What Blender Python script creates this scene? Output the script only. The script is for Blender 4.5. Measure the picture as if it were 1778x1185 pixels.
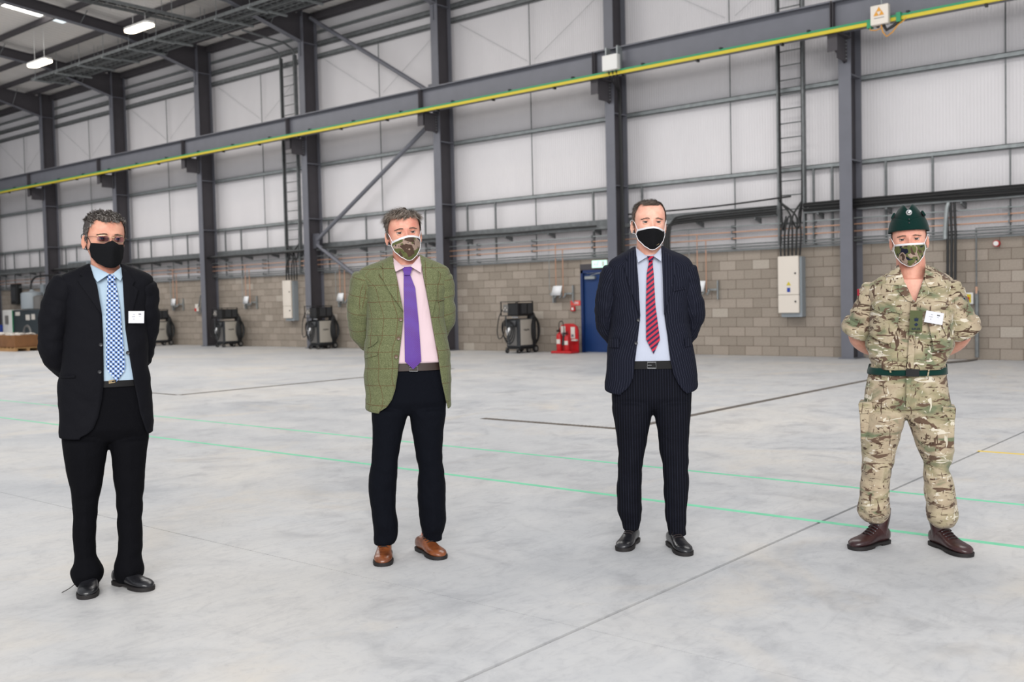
import bpy, bmesh, math, random
import numpy as np
from mathutils import Vector, Matrix, noise
from mathutils.geometry import delaunay_2d_cdt
for o in list(bpy.data.objects): bpy.data.objects.remove(o)
S = bpy.context.scene
COL = S.collection
R = math.radians
PI = math.pi
random.seed(7)

# ------------------------------------------------------------------ camera, world, lights, exposure
CAMZ = 1.32
FPX = 1765.0                       # focal length in pixels of the 1778 x 1185 frame
C2W = np.array([[0.7662541327772815, -0.007943841030483392, 0.6424885208246282],
                [0.6421247309704493, 0.0453085985053423, -0.7652600608797049],
                [-0.023031150163727917, 0.9989414528845841, 0.03981883763963626]])
cam_d = bpy.data.cameras.new('camera'); cam = bpy.data.objects.new('camera', cam_d); COL.objects.link(cam)
_m = Matrix([[*C2W[i], (0, 0, CAMZ)[i]] for i in range(3)] + [[0, 0, 0, 1]])
cam.matrix_world = _m
cam_d.sensor_width = 36.0
cam_d.lens = 36.0 * FPX / 1778.0
cam_d.clip_end = 300
cam_d.dof.use_dof = True
cam_d.dof.focus_distance = 5.15
cam_d.dof.aperture_fstop = 3.2
S.camera = cam
W = bpy.data.worlds.new('world'); S.world = W; W.use_nodes = True
bg = W.node_tree.nodes['Background']
bg.inputs[0].default_value = (0.93, 0.96, 1.0, 1); bg.inputs[1].default_value = 0.62
S.view_settings.view_transform = 'Standard'; S.view_settings.look = 'None'
S.view_settings.exposure = 0.12; S.view_settings.gamma = 1.0; S.view_settings.use_curve_mapping = False
S.cycles.max_bounces = 6; S.cycles.diffuse_bounces = 4; S.cycles.caustics_reflective = False; S.cycles.caustics_refractive = False

def area(name, loc, target, size, sizey, power, color=(1, 1, 1)):
    d = bpy.data.lights.new(name, 'AREA'); d.shape = 'RECTANGLE'; d.size = size; d.size_y = sizey; d.energy = power; d.color = color
    o = bpy.data.objects.new(name, d); COL.objects.link(o); o.location = loc
    o.rotation_euler = (Vector(target) - Vector(loc)).to_track_quat('-Z', 'Y').to_euler(); return o
# unseen fill lamp behind the camera, added to brighten faces and suits
area('front_fill', (5, -5.5, 5.5), (-4, 4.5, 1.0), 9, 6, 1700, (1.0, 0.99, 0.98))
for x_, p_ in ((-6, 700), (-20, 800), (-34, 820)): area('rooflight_daylight', (x_, 11.3, 10.3), (x_, 11.9, 0), 12, 3.6, p_, (1.0, 0.985, 0.96))

# ------------------------------------------------------------------ helpers
def lin(c):
    r = []
    for v in c[:3]:
        v = v / 255.0
        r.append(v / 12.92 if v <= 0.04045 else ((v + 0.055) / 1.055) ** 2.4)
    return (r[0], r[1], r[2], 1.0)

ORG = {}
class NT:
    """tiny node-tree helper"""
    def __init__(s, name):
        s.m = bpy.data.materials.new(name); s.m.use_nodes = True
        s.t = s.m.node_tree; s.b = s.t.nodes['Principled BSDF']
    def n(s, typ, **kw):
        x = s.t.nodes.new(typ)
        for k, v in kw.items():
            if k[0] == 'i' and k[1:].isdigit(): x.inputs[int(k[1:])].default_value = v
            else: setattr(x, k, v)
        return x
    def l(s, a, b): s.t.links.new(a, b)
    def coord(s, kind='Object', scale=(1, 1, 1), rot=(0, 0, 0), loc=(0, 0, 0)):
        c = s.n('ShaderNodeTexCoord'); m = s.n('ShaderNodeMapping')
        m.inputs['Scale'].default_value = scale; m.inputs['Rotation'].default_value = rot; m.inputs['Location'].default_value = loc
        s.l(c.outputs[kind], m.inputs[0]); return m.outputs[0]
    def noise(s, vec, scale, detail=3, rough=0.55, dist=0.0):
        x = s.n('ShaderNodeTexNoise'); x.inputs['Scale'].default_value = scale; x.inputs['Detail'].default_value = detail
        x.inputs['Roughness'].default_value = rough; x.inputs['Distortion'].default_value = dist
        if vec is not None: s.l(vec, x.inputs['Vector'])
        return x.outputs['Fac']
    def ramp(s, fac, stops, interp='LINEAR'):
        x = s.n('ShaderNodeValToRGB'); cr = x.color_ramp; cr.interpolation = interp
        while len(cr.elements) < len(stops): cr.elements.new(0.5)
        for e, (p, c) in zip(cr.elements, stops):
            e.position = p; e.color = c if len(c) == 4 else (*c, 1)
        s.l(fac, x.inputs[0]); return x.outputs[0]
    def mix(s, fac, a, b, typ='MIX'):
        x = s.n('ShaderNodeMix', data_type='RGBA', blend_type=typ)
        for v, i in ((fac, 0), (a, 6), (b, 7)):
            if isinstance(v, (int, float, tuple)): x.inputs[i].default_value = v
            else: s.l(v, x.inputs[i])
        return x.outputs[2]
    def math(s, op, a, b=None, c=None):
        x = s.n('ShaderNodeMath', operation=op)
        for v, i in ((a, 0), (b, 1), (c, 2)):
            if v is None: continue
            if isinstance(v, (int, float)): x.inputs[i].default_value = v
            else: s.l(v, x.inputs[i])
        return x.outputs[0]
    def sep(s, vec):
        x = s.n('ShaderNodeSeparateXYZ'); s.l(vec, x.inputs[0]); return x.outputs
    def bump(s, h, strength=0.3, dist=0.01, prev=None):
        x = s.n('ShaderNodeBump'); x.inputs['Strength'].default_value = strength; x.inputs['Distance'].default_value = dist
        s.l(h, x.inputs['Height'])
        if prev is not None: s.l(prev, x.inputs['Normal'])
        s.l(x.outputs[0], s.b.inputs['Normal']); return x.outputs[0]
    def fin(s, col=None, rough=0.6, metal=0.0, spec=0.5, sheen=0.0):
        if col is not None:
            if isinstance(col, tuple): s.b.inputs['Base Color'].default_value = col
            else: s.l(col, s.b.inputs['Base Color'])
        s.b.inputs['Roughness'].default_value = rough; s.b.inputs['Metallic'].default_value = metal
        s.b.inputs['Specular IOR Level'].default_value = spec; s.b.inputs['Sheen Weight'].default_value = sheen
        return s.m

def mk(name, rgb, rough=0.6, metal=0.0, var=None, bump=None, perobj=0.0, spec=0.5, stretch=(1, 1, 1), sheen=0.0):
    t = NT(name); base = lin(rgb); col = base
    if var:
        v = t.coord('Object', stretch)
        f = t.noise(v, var[0], 4)
        lo = tuple(c * (1 - var[1]) for c in base[:3]); hi = tuple(min(1, c * (1 + var[1])) for c in base[:3])
        col = t.ramp(f, [(0.3, lo), (0.7, hi)])
    if perobj:
        oi = t.n('ShaderNodeObjectInfo'); mr = t.n('ShaderNodeMapRange')
        t.l(oi.outputs['Random'], mr.inputs[0]); mr.inputs[3].default_value = 1 - perobj; mr.inputs[4].default_value = 1 + perobj
        cc = t.n('ShaderNodeCombineColor')
        for i in range(3): t.l(mr.outputs[0], cc.inputs[i])
        col = t.mix(1.0, col, cc.outputs[0], 'MULTIPLY')
    if bump:
        v = t.coord('Object', stretch); t.bump(t.noise(v, bump[0], 3), bump[1], bump[2] if len(bump) > 2 else 0.01)
    return t.fin(col, rough, metal, spec, sheen)

def emis(name, rgb, strength):
    t = NT(name); t.b.inputs['Base Color'].default_value = lin(rgb)
    t.b.inputs['Emission Color'].default_value = lin(rgb); t.b.inputs['Emission Strength'].default_value = strength
    return t.m

class MB:
    def __init__(s): s.v = []; s.f = []; s.uv = None; s.fuv = []
    def add(s, vs, fs, uvs=None):
        n = len(s.v); s.v += [tuple(p) for p in vs]; s.f += [tuple(i + n for i in f) for f in fs]
        if uvs is not None:
            if s.uv is None: s.uv = [(0, 0)] * n
            s.uv += uvs
        elif s.uv is not None: s.uv += [(0, 0)] * len(vs)
        return s
    def box(s, x0, x1, y0, y1, z0, z1):
        v = [(x, y, z) for z in (z0, z1) for y in (y0, y1) for x in (x0, x1)]
        return s.add(v, [(0, 2, 3, 1), (4, 5, 7, 6), (0, 1, 5, 4), (2, 6, 7, 3), (0, 4, 6, 2), (1, 3, 7, 5)])
    def cbox(s, c, sz, rz=0, rx=0, ry=0, bev=0):
        sx, sy, sz_ = [k / 2 for k in sz]
        m = Matrix.Rotation(rz, 3, 'Z') @ Matrix.Rotation(ry, 3, 'Y') @ Matrix.Rotation(rx, 3, 'X')
        b = MB().box(-sx, sx, -sy, sy, -sz_, sz_) if not bev else MB().rbox(sx, sy, sz_, bev)
        return s.add([tuple(Vector(c) + m @ Vector(p)) for p in b.v], b.f)
    def rbox(s, sx, sy, sz, b):
        # box with chamfered vertical and horizontal edges
        pl = []
        for (cx, cy, a0) in ((sx - b, sy - b, 0), (-sx + b, sy - b, 90), (-sx + b, -sy + b, 180), (sx - b, -sy + b, 270)):
            for k in (0, 45, 90): pl.append((cx, cy, R(a0 + k)))
        rows = []
        for z, ins in ((-sz, b), (-sz + b, 0), (sz - b, 0), (sz, b)):
            rows.append([(cx + (b - ins * 0.999) * math.cos(a), cy + (b - ins * 0.999) * math.sin(a), z) for cx, cy, a in pl])
        return s.grid(rows, True, True, True)
    def grid(s, rows, closed=True, cap0=False, cap1=False, uv=None):
        n = len(rows[0]); vs = [p for r in rows for p in r]; fs = []
        for i in range(len(rows) - 1):
            for j in range(n if closed else n - 1):
                k = (j + 1) % n
                fs.append((i * n + j, i * n + k, (i + 1) * n + k, (i + 1) * n + j))
        if cap0: fs.append(tuple(range(n - 1, -1, -1)))
        if cap1: fs.append(tuple((len(rows) - 1) * n + j for j in range(n)))
        return s.add(vs, fs, [q for r in uv for q in r] if uv else None)
    def tube(s, pts, r, seg=8, cap=True, closed=False, flat=1.0):
        P = [Vector(p) for p in pts]; n = len(P); rows = []
        rr = r if isinstance(r, (list, tuple)) else [r] * n
        up = None
        for i in range(n):
            if closed: t = P[(i + 1) % n] - P[i - 1]
            else: t = P[min(i + 1, n - 1)] - P[max(i - 1, 0)]
            if t.length < 1e-9: t = Vector((0, 0, 1))
            t.normalize()
            if up is None:
                a = Vector((0, 0, 1)) if abs(t.z) < 0.9 else Vector((0, 1, 0))
                up = (a - t * a.dot(t)).normalized()
            else:
                up = (up - t * up.dot(t)).normalized()
            sd = t.cross(up)
            rows.append([tuple(P[i] + (up * math.sin(2 * PI * k / seg) * flat + sd * math.cos(2 * PI * k / seg)) * rr[i]) for k in range(seg)])
        if closed: rows.append(rows[0]); cap = False
        return s.grid(rows, True, cap, cap)
    def cyl(s, a, b, r, seg=12): return s.tube([a, b], r, seg)
    def ball(s, c, r, seg=12, rings=8, scale=(1, 1, 1)):
        rows = []
        for i in range(rings + 1):
            a = -PI / 2 + PI * i / rings; q = max(math.cos(a), 0.001)
            rows.append([(c[0] + r * scale[0] * q * math.cos(2 * PI * k / seg), c[1] + r * scale[1] * q * math.sin(2 * PI * k / seg), c[2] + r * scale[2] * math.sin(a)) for k in range(seg)])
        return s.grid(rows, True)
    def prism(s, poly, axis, a, b):
        n = len(poly)
        def P(q, d): return {'x': (d, q[0], q[1]), 'y': (q[0], d, q[1]), 'z': (q[0], q[1], d)}[axis]
        s.add([P(q, a) for q in poly] + [P(q, b) for q in poly],
              [tuple(range(n)), tuple(range(2 * n - 1, n - 1, -1))] + [(i, i + n, (i + 1) % n + n, (i + 1) % n) for i in range(n)])
        return s
    def lathe(s, prof, c, seg=20):
        rows = [[(c[0] + r * math.cos(2 * PI * k / seg), c[1] + r * math.sin(2 * PI * k / seg), c[2] + z) for k in range(seg)] for r, z in prof]
        return s.grid(rows, True, True, True)
    def mesh(s, name, mat, ang=35, off=(0, 0, 0), fixn=True):
        me = bpy.data.meshes.new(name)
        me.from_pydata([(p[0] - off[0], p[1] - off[1], p[2] - off[2]) for p in s.v], [], s.f)
        if s.uv is not None:
            ul = me.uv_layers.new(name='UVMap'); li = np.zeros(len(me.loops), dtype=np.int32); me.loops.foreach_get('vertex_index', li)
            ul.data.foreach_set('uv', np.array(s.uv, dtype=np.float32)[li].ravel())
        if fixn:
            bm = bmesh.new(); bm.from_mesh(me); bmesh.ops.recalc_face_normals(bm, faces=bm.faces); bm.to_mesh(me); bm.free()
        me.polygons.foreach_set('use_smooth', [True] * len(me.polygons))
        if ang < 179: me.set_sharp_from_angle(angle=R(ang))
        if mat: me.materials.append(mat)
        return me
    def build(s, name, mat, parent=None, ang=35, label=None, cat=None, group=None, kind=None, fixn=True):
        off = ORG.get(parent.name, (0, 0, 0)) if parent else (0, 0, 0)
        loc = None
        if parent is None and kind is None:      # a thing that is one mesh: origin at its base
            a = np.array(s.v); loc = (float((a[:, 0].min() + a[:, 0].max()) / 2), float((a[:, 1].min() + a[:, 1].max()) / 2), float(a[:, 2].min())); off = loc
        o = bpy.data.objects.new(name, s.mesh(name, mat, ang, off, fixn)); COL.objects.link(o)
        if loc: o.location = loc
        ORG[o.name] = off
        if parent: o.parent = parent
        tag(o, label, cat, group, kind); return o

def tag(o, label=None, cat=None, group=None, kind=None):
    for k, v in (('label', label), ('category', cat), ('group', group), ('kind', kind)):
        if v: o[k] = v
    return o
def thing(name, label, cat, loc=(0, 0, 0), rz=0, group=None, kind=None):
    o = bpy.data.objects.new(name, None); COL.objects.link(o); o.location = loc; o.rotation_euler = (0, 0, rz); o.empty_display_size = 0.2
    ORG[o.name] = tuple(loc) if rz == 0 else (0, 0, 0)
    return tag(o, label, cat, group, kind)
def inst(src, name, parent, loc=(0, 0, 0), rot=None, mesh=None):
    o = bpy.data.objects.new(name, mesh or src.data); COL.objects.link(o)
    po = ORG.get(parent.name, (0, 0, 0)) if parent else (0, 0, 0)
    o.location = tuple(loc[i] - po[i] for i in range(3))
    if rot: o.rotation_euler = rot
    if parent: o.parent = parent
    ORG[o.name] = po
    return o
def copy_tree(o, parent=None, dloc=None, label=None):
    c = o.copy(); COL.objects.link(c); c.parent = parent
    ORG[c.name] = ORG.get(o.name, (0, 0, 0))
    if dloc is not None: c.location = Vector(o.location) + Vector(dloc); ORG[c.name] = tuple(c.location)
    if label: c['label'] = label
    for ch in [k for k in KIDS(o)]: copy_tree(ch, c)
    return c
def KIDS(o): return list(o.children)

def text_mb(txt, size, place, depth=0.0006, bold=False):
    """flat lettering turned into mesh; place(x,z,d) -> world point"""
    cu = bpy.data.curves.new('t', 'FONT'); cu.body = txt; cu.size = size; cu.align_x = 'CENTER'; cu.align_y = 'CENTER'; cu.resolution_u = 2
    if bold: cu.offset = size * 0.02
    ob = bpy.data.objects.new('t', cu); COL.objects.link(ob)
    dg = bpy.context.evaluated_depsgraph_get(); me = bpy.data.meshes.new_from_object(ob.evaluated_get(dg))
    mb = MB().add([place(v.co.x, v.co.y, depth) for v in me.vertices], [tuple(p.vertices) for p in me.polygons])
    bpy.data.objects.remove(ob); bpy.data.meshes.remove(me); return mb

# pixel of the 1778 x 1185 photograph -> ray
def ray(x, y):
    d = C2W @ np.array([x - 889.0, -(y - 592.5), -FPX]); return d / np.linalg.norm(d)
CP = np.array([0, 0, CAMZ])
def onY(x, y, Y): d = ray(x, y); return CP + d * (Y / d[1])
def onZ(x, y, z=0): d = ray(x, y); return CP + d * ((z - CAMZ) / d[2])
# ------------------------------------------------------------------ materials of the hall
def m_floor():
    t = NT('polished_concrete'); v = t.coord('Object')
    a = t.noise(v, 0.35, 5, 0.6, 0.6); b = t.noise(v, 2.2, 6, 0.65, 1.2); c = t.noise(t.coord('Object', (1.5, 0.5, 1), (0, 0, 0.5)), 5.5, 6, 0.7, 2.0)
    col = t.ramp(a, [(0.3, lin((176, 178, 182))), (0.5, lin((194, 194, 195))), (0.72, lin((206, 202, 197)))])
    m = t.ramp(b, [(0.3, (0.74, 0.745, 0.76)), (0.48, (0.96, 0.96, 0.96)), (0.75, (1.06, 1.05, 1.03))])
    col = t.mix(0.8, col, m, 'MULTIPLY')
    m2 = t.ramp(c, [(0.32, (0.86, 0.86, 0.87)), (0.5, (1, 1, 1)), (1, (1.03, 1.03, 1.03))])
    col = t.mix(0.8, col, m2, 'MULTIPLY')
    # dusty warm patches
    d = t.ramp(t.noise(v, 0.8, 4, 0.6, 0.8), [(0.56, (0, 0, 0)), (0.72, (1, 1, 1))])
    dm = t.math('MULTIPLY', d, 0.5)
    col = t.mix(dm, col, lin((208, 198, 184)))
    e = t.ramp(t.noise(t.coord('Object', (1, 1, 1)), 14, 7, 0.75, 1.5), [(0.30, (0.84, 0.84, 0.85)), (0.48, (1, 1, 1)), (0.70, (1.05, 1.045, 1.03))])
    col = t.mix(0.75, col, e, 'MULTIPLY')
    # scattered dark specks
    vo = t.n('ShaderNodeTexVoronoi'); vo.inputs['Scale'].default_value = 3.1; t.l(v, vo.inputs['Vector'])
    sp = t.ramp(vo.outputs['Distance'], [(0.0, (0.45, 0.42, 0.4)), (0.02, (1, 1, 1))])
    col = t.mix(1.0, col, sp, 'MULTIPLY')
    t.bump(b, 0.05, 0.01)
    rr = t.ramp(b, [(0.3, (0.42, 0.42, 0.42)), (0.7, (0.6, 0.6, 0.6))]); t.l(rr, t.b.inputs['Roughness'])
    t.fin(col, 0.55, 0, 0.35); t.l(rr, t.b.inputs['Roughness']); return t.m
def m_block():
    t = NT('concrete_block'); v = t.coord('Object')
    oi = t.n('ShaderNodeObjectInfo'); g = t.n('ShaderNodeNewGeometry')
    rnd = t.math('FRACT', t.math('ADD', oi.outputs['Random'], g.outputs['Random Per Island']))
    col = t.ramp(rnd, [(0, lin((146, 136, 125))), (0.5, lin((154, 144, 133))), (0.94, lin((163, 152, 141))), (1, lin((178, 169, 158)))])
    n = t.noise(v, 40, 3, 0.7); col = t.mix(0.35, col, t.ramp(n, [(0.3, (0.6, 0.6, 0.6)), (0.7, (1.25, 1.25, 1.25))]), 'MULTIPLY')
    t.bump(n, 0.3, 0.004); return t.fin(col, 0.95, 0, 0.1)
MT = dict(
    floor=m_floor(), block=m_block(),
    mortar=mk('mortar', (128, 112, 100), 0.95, spec=0.1),
    liner=mk('white_liner_sheet', (218, 215, 217), 0.45, var=(0.6, 0.03), spec=0.3),
    roof=mk('roof_liner_sheet', (226, 222, 219), 0.5, var=(0.6, 0.04)),
    steel=mk('grey_painted_steel', (108, 109, 117), 0.45, var=(3, 0.05), spec=0.4),
    steeld=mk('dark_and_shaded_steel', (74, 71, 75), 0.6, var=(3, 0.06), spec=0.3),  # dark members, and column webs with their shade put into the colour
    galv=mk('galvanised_steel', (150, 155, 156), 0.45, 0.4, var=(9, 0.15)),
    galvd=mk('galvanised_tray', (116, 119, 120), 0.5, 0.35, var=(9, 0.2)),
    black=mk('black_rubber', (22, 22, 24), 0.5),
    cable=mk('black_cable', (28, 28, 29), 0.55),
    copper=mk('copper_pipe', (190, 148, 124), 0.45, 0.2),
    yellow=mk('yellow_conductor_rail', (206, 186, 40), 0.45), green=mk('green_conductor_strip', (40, 140, 95), 0.45),
    orange=mk('orange_wire', (216, 150, 40), 0.5),
    white=mk('white_enamel', (222, 221, 218), 0.4), cream=mk('cream_enamel', (222, 213, 202), 0.45),
    greybox=mk('grey_enamel_box', (150, 158, 164), 0.45),
    dgrey=mk('dark_grey_plastic', (52, 54, 57), 0.5), mgrey=mk('mid_grey_panel', (112, 110, 108), 0.5),
    beige=mk('beige_panel', (176, 170, 160), 0.5, var=(5, 0.04)),
    red=mk('red_plastic', (188, 30, 34), 0.4), redsign=mk('red_sign', (214, 74, 66), 0.5),
    blue=mk('blue_door_paint', (16, 52, 104), 0.45, var=(2, 0.08)), blued=mk('blue_frame_paint', (12, 42, 92), 0.45),
    paper=mk('white_paper', (235, 236, 238), 0.7), blackp=mk('black_print', (25, 25, 28), 0.7), greyp=mk('grey_print', (120, 120, 125), 0.7),
    card=mk('cardboard', (124, 84, 50), 0.85, var=(4, 0.12)), wood=mk('pallet_wood', (168, 130, 86), 0.85, var=(8, 0.2)),
    grn=mk('green_line_paint', (118, 205, 165), 0.6, var=(6, 0.12)), yel=mk('yellow_line_paint', (226, 196, 92), 0.6),
    joint=mk('joint_filler', (100, 90, 80), 0.9, var=(20, 0.3)), slot=mk('drain_slot', (112, 106, 100), 0.8),
    compr=mk('compressor_dark_panel', (46, 56, 62), 0.45), wlight=mk('warm_white_label', (214, 208, 200), 0.6),
    chrome=mk('chrome', (210, 210, 212), 0.2, 1.0), bluebin=mk('blue_plastic', (30, 60, 150), 0.5),
    lamp=emis('lamp_diffuser', (255, 236, 205), 9.0), sky=emis('rooflight_sheet', (255, 252, 245), 4.0), skyd=emis('dim_rooflight_sheet', (215, 225, 230), 1.1),
    exitg=emis('exit_sign_face', (170, 240, 205), 1.3),
)
YW = 20.33          # face of the block wall
YL = 20.50          # face of the liner sheets
BX = [-2.3 - 5.6 * k for k in range(-1, 10)]     # column lines along the wall
X0, X1 = -60.0, 4.0
ZT = 2.29

# ------------------------------------------------------------------ floor: slabs with open joints
fl = thing('floor', None, None, kind='structure')
MB().box(X0 - 2, 8, -4, YW + 0.6, -0.2, -0.025).build('floor_base', MT['joint'], fl)
xs = [X0 - 2, -52.6, -47, -41.4, -35.8, -30.2, -24.6, -19, -13.4, -8.0, -2.4, 3.2, 8]
ys = [-4, 3.25, 8.5, 14.7, YW + 0.6]
for i in range(len(xs) - 1):
    for j in range(len(ys) - 1):
        wide = 0.007 if abs(xs[i] + 2.4) < .01 or abs(xs[i + 1] + 2.4) < .01 else 0.003
        a = 0.010 if abs(xs[i] + 2.4) < .01 else 0.0012; b = 0.010 if abs(xs[i + 1] + 2.4) < .01 else 0.0012
        c, d = (0.003 if j == 1 else 0.0012), (0.003 if j == 0 else 0.0012)
        MB().box(xs[i] + a, xs[i + 1] - b, ys[j] + c, ys[j + 1] - d, -0.03, 0).build('slab', MT['floor'], fl)
# floor markings and drains
def strip(name, x0, x1, y0, y1, mat, h=0.0012): return MB().box(x0, x1, y0, y1, 0, h).build(name, mat, fl)
strip('line_marking', -60, 6, 5.575, 5.625, MT['grn']); strip('line_marking', -60, 6, 6.69, 6.735, MT['grn'])
strip('line_marking', -2.42, 4, 8.75, 8.81, MT['yel'])
def drain(x0, x1, y0, y1):
    o = MB().box(x0, x1, y0, y1, 0, 0.002).build('drain_channel', MT['joint'], fl)
    m = MB(); L = max(x1 - x0, y1 - y0); n = int(L / 0.05)
    for k in range(n):
        q = (k + 0.25) * L / n
        if x1 - x0 > y1 - y0: m.box(x0 + q, x0 + q + 0.02, y0 + 0.01, y1 - 0.01, 0.002, 0.005)
        else: m.box(x0 + 0.01, x1 - 0.01, y0 + q, y0 + q + 0.02, 0.002, 0.005)
    tag(m.build('grating', MT['slot'], o), kind='stuff')
drain(-5.76, -5.66, 8.55, 15.2); drain(-7.6, -5.76, 8.46, 8.56)
drain(-13.84, -13.74, 8.55, 14.6); drain(-14.6, -13.84, 8.5, 8.56)

# ------------------------------------------------------------------ back wall: blocks, liner panels, rails
wall = thing('wall_back', None, None, kind='structure')
DX0, DX1 = -14.80, -13.72        # door opening
for a, b, c in ((X0, DX0, 0), (DX1, X1, 0), (DX0, DX1, 2.02)):
    MB().box(a, b, YW + 0.012, YW + 0.2, c, ZT).build('mortar_bed', MT['mortar'], wall)
rh = ZT / 11; bw = 0.40
blk = MB(); blk.box(-bw / 2 + .005, bw / 2 - .005, 0, 0.05, 0.005, rh - .005); me_blk = blk.mesh('block', MT['block'])
cells = []
for r in range(11):
    x = X1 - (0.2 if r % 2 else 0)
    while x > X0:
        xa, xb = x - bw, x
        cc = [(xa, xb)]
        if r * rh < 2.0:
            cc = []
            if xb <= DX0 or xa >= DX1: cc = [(xa, xb)]
            else:
                if xa < DX0: cc.append((xa, DX0))
                if xb > DX1: cc.append((DX1, xb))
        for a, b in cc:
            if b - a > .05: cells.append((a, b, r))
        x -= bw
vis = [c for c in cells if c[1] < -4.3]
vis.sort(key=lambda c: -c[1]); first = set(vis[:298])
rest = MB(); rr = random.Random(3)
for (a, b, r) in cells:
    dy = rr.uniform(0, .004)
    if (a, b, r) in first:
        if abs(b - a - bw) < 1e-6:
            inst(None, 'block', wall, ((a + b) / 2, YW + dy, r * rh), mesh=me_blk)
        else:
            MB().box(a + .005, b - .005, YW + dy, YW + .05, r * rh + .005, r * rh + rh - .005).build('block', MT['block'], wall)
    else: rest.box(a + .005, b - .005, YW + dy, YW + .05, r * rh + .005, r * rh + rh - .005)
tag(rest.build('far_blocks', MT['block'], wall), kind='stuff')
# liner sheets, 1 m wide, ribbed
def ribbed(w, pitch, d, z0, z1, frac=0.35):
    xs_ = []; n = int(round(w / pitch))
    for k in range(n):
        a = k * pitch
        xs_ += [(a, 0), (a + pitch * (1 - frac) , 0), (a + pitch * (1 - frac * .8), -d), (a + pitch * (1 - frac * .2), -d)]
    xs_.append((w, 0))
    return xs_
pr = ribbed(1.0, 0.0625, 0.006, 0, 1)
lp = MB(); lp.grid([[(x, y, ZT) for x, y in pr], [(x, y, 10.2) for x, y in pr]], False)
me_lp = lp.mesh('liner_panel', MT['liner'], 20)
x = X0
while x < X1 - .5:
    inst(None, 'liner_panel', wall, (x + .002, YL, 0), mesh=me_lp); x += 1.0
MB().box(X0, X1, YL + .01, YL + .12, ZT, 10.2).build('wall_backing', MT['white'], wall)
MB().prism([(YW - .02, ZT), (YW + .2, ZT), (YW + .2, ZT + .06), (YL - .01, ZT + .06), (YW - .02, ZT + .02)], 'x', X0, X1).build('flashing', MT['galv'], wall)
# galvanised side rails per bay
for i in range(len(BX) - 1):
    xa, xb = BX[i + 1], BX[i]
    for z, h, mt in ((3.95, .09, 'galv'), (5.62, .10, 'galv'), (8.93, .12, 'galvd'), (9.30, .13, 'galvd'), (9.66, .06, 'galv')):
        m = MB(); y0 = 20.36
        m.box(xa + .03, xb - .03, y0, y0 + .012, z - h / 2, z + h / 2); m.box(xa + .03, xb - .03, y0, YL - .006, z + h / 2 - .012, z + h / 2)
        m.box(xa + .03, xb - .03, y0, YL - .006, z - h / 2, z - h / 2 + .012)
        m.build('side_rail', MT[mt], wall)
    m = MB(); m.box(xa + .03, xb - .03, 20.2, 20.45, 10.0, 10.18); m.build('eaves_beam', MT['steeld'], wall)
    # sag rods and short posts
    mid = (xa + xb) / 2
    MB().cyl((mid, 20.38, 3.99), (mid, 20.38, 8.9), 0.014, 6).build('sag_rod', MT['galvd'], wall)
    MB().cyl((mid + .07, 20.40, 2.35), (mid + .07, 20.40, 3.95), 0.016, 6).build('sag_rod', MT['galvd'], wall)
    for dxp in ({3: (-2.25, -1.25, 1.9, 2.35), 4: (-2.4, -.7, 1.75), 2: (-2.3, 1.9, 2.3)}.get(i, (-2.2, 1.1, -1.3))):
        MB().box(mid + dxp - .02, mid + dxp + .02, 20.33, 20.37, 2.35, 3.92).build('short_post', MT['galvd'], wall)
    for s in (-1, 1):
        MB().cyl((mid + s * .12, 20.42, 7.42), (mid + s * 2.45, 20.42, 8.8), 0.004, 5).build('tie_rod', MT['galv'], wall)

# ------------------------------------------------------------------ far gable end
gw = thing('wall_left', None, None, kind='structure')
MB().box(X0 - .15, X0 - .01, -4, YL, ZT, 12.6).build('wall_backing', MT['liner'], gw)
y = -4.0
while y < YL - .6:
    inst(None, 'liner_panel', gw, (X0 + .01, y, 0), rot=(0, 0, PI / 2), mesh=me_lp); y += 1.0
m = MB(); rg = random.Random(5)
for r in range(11):
    y = -4 - (.2 if r % 2 else 0)
    while y < YW: m.box(X0 + .01, X0 + .06 + rg.uniform(0, .004), y + .005, min(y + bw, YW) - .005, r * rh + .005, r * rh + rh - .005); y += bw
tag(m.build('far_blocks', MT['block'], gw), kind='stuff')
MB().box(X0 - .15, X0 + .04, -4, YW, 0, ZT).build('mortar_bed', MT['mortar'], gw)
for z in (3.95, 5.62, 7.3, 8.93): MB().box(X0 + .03, X0 + .12, -4, YW, z - .05, z + .05).build('side_rail', MT['galvd'], gw)

# ------------------------------------------------------------------ door
dr = thing('door_1', 'blue steel personnel door in the block wall behind the pinstriped man', None, kind='structure')
m = MB(); m.box(DX0, DX0 + .07, YW - .03, YW + .12, 0, 2.02); m.box(DX1 - .07, DX1, YW - .03, YW + .12, 0, 2.02); m.box(DX0, DX1, YW - .03, YW + .12, 1.95, 2.02)
m.build('door_frame', MT['blued'], dr)
MB().box(DX0 + .075, DX1 - .075, YW + .02, YW + .07, 0.01, 1.945).build('door_leaf', MT['blue'], dr)
m = MB(); m.box(DX0 + .14, DX0 + .44, YW - .05, YW + .02, 1.80, 1.87); m.tube([(DX0 + .3, YW - .03, 1.88), (DX0 + .55, YW - .14, 1.92), (DX0 + .8, YW - .03, 1.95)], .01, 6)
m.build('door_closer', MT['galv'], dr)
MB().tube([(DX1 - .16, YW + .02, 1.0), (DX1 - .16, YW - .04, 1.0), (DX1 - .28, YW - .04, 1.0)], .01, 8).build('door_handle', MT['galv'], dr)
MB().box(DX0 - .02, DX1 + .02, YW - .012, YW + .02, 2.03, 2.17).build('lintel', MT['steeld'], dr)
ex = thing('exit_sign', 'glowing green emergency exit sign above the blue door', 'sign', (-14.18, YW - .06, 2.10))
MB().box(-14.42, -13.96, YW - .07, YW - .005, 2.06, 2.25).build('housing', MT['white'], ex)
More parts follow.
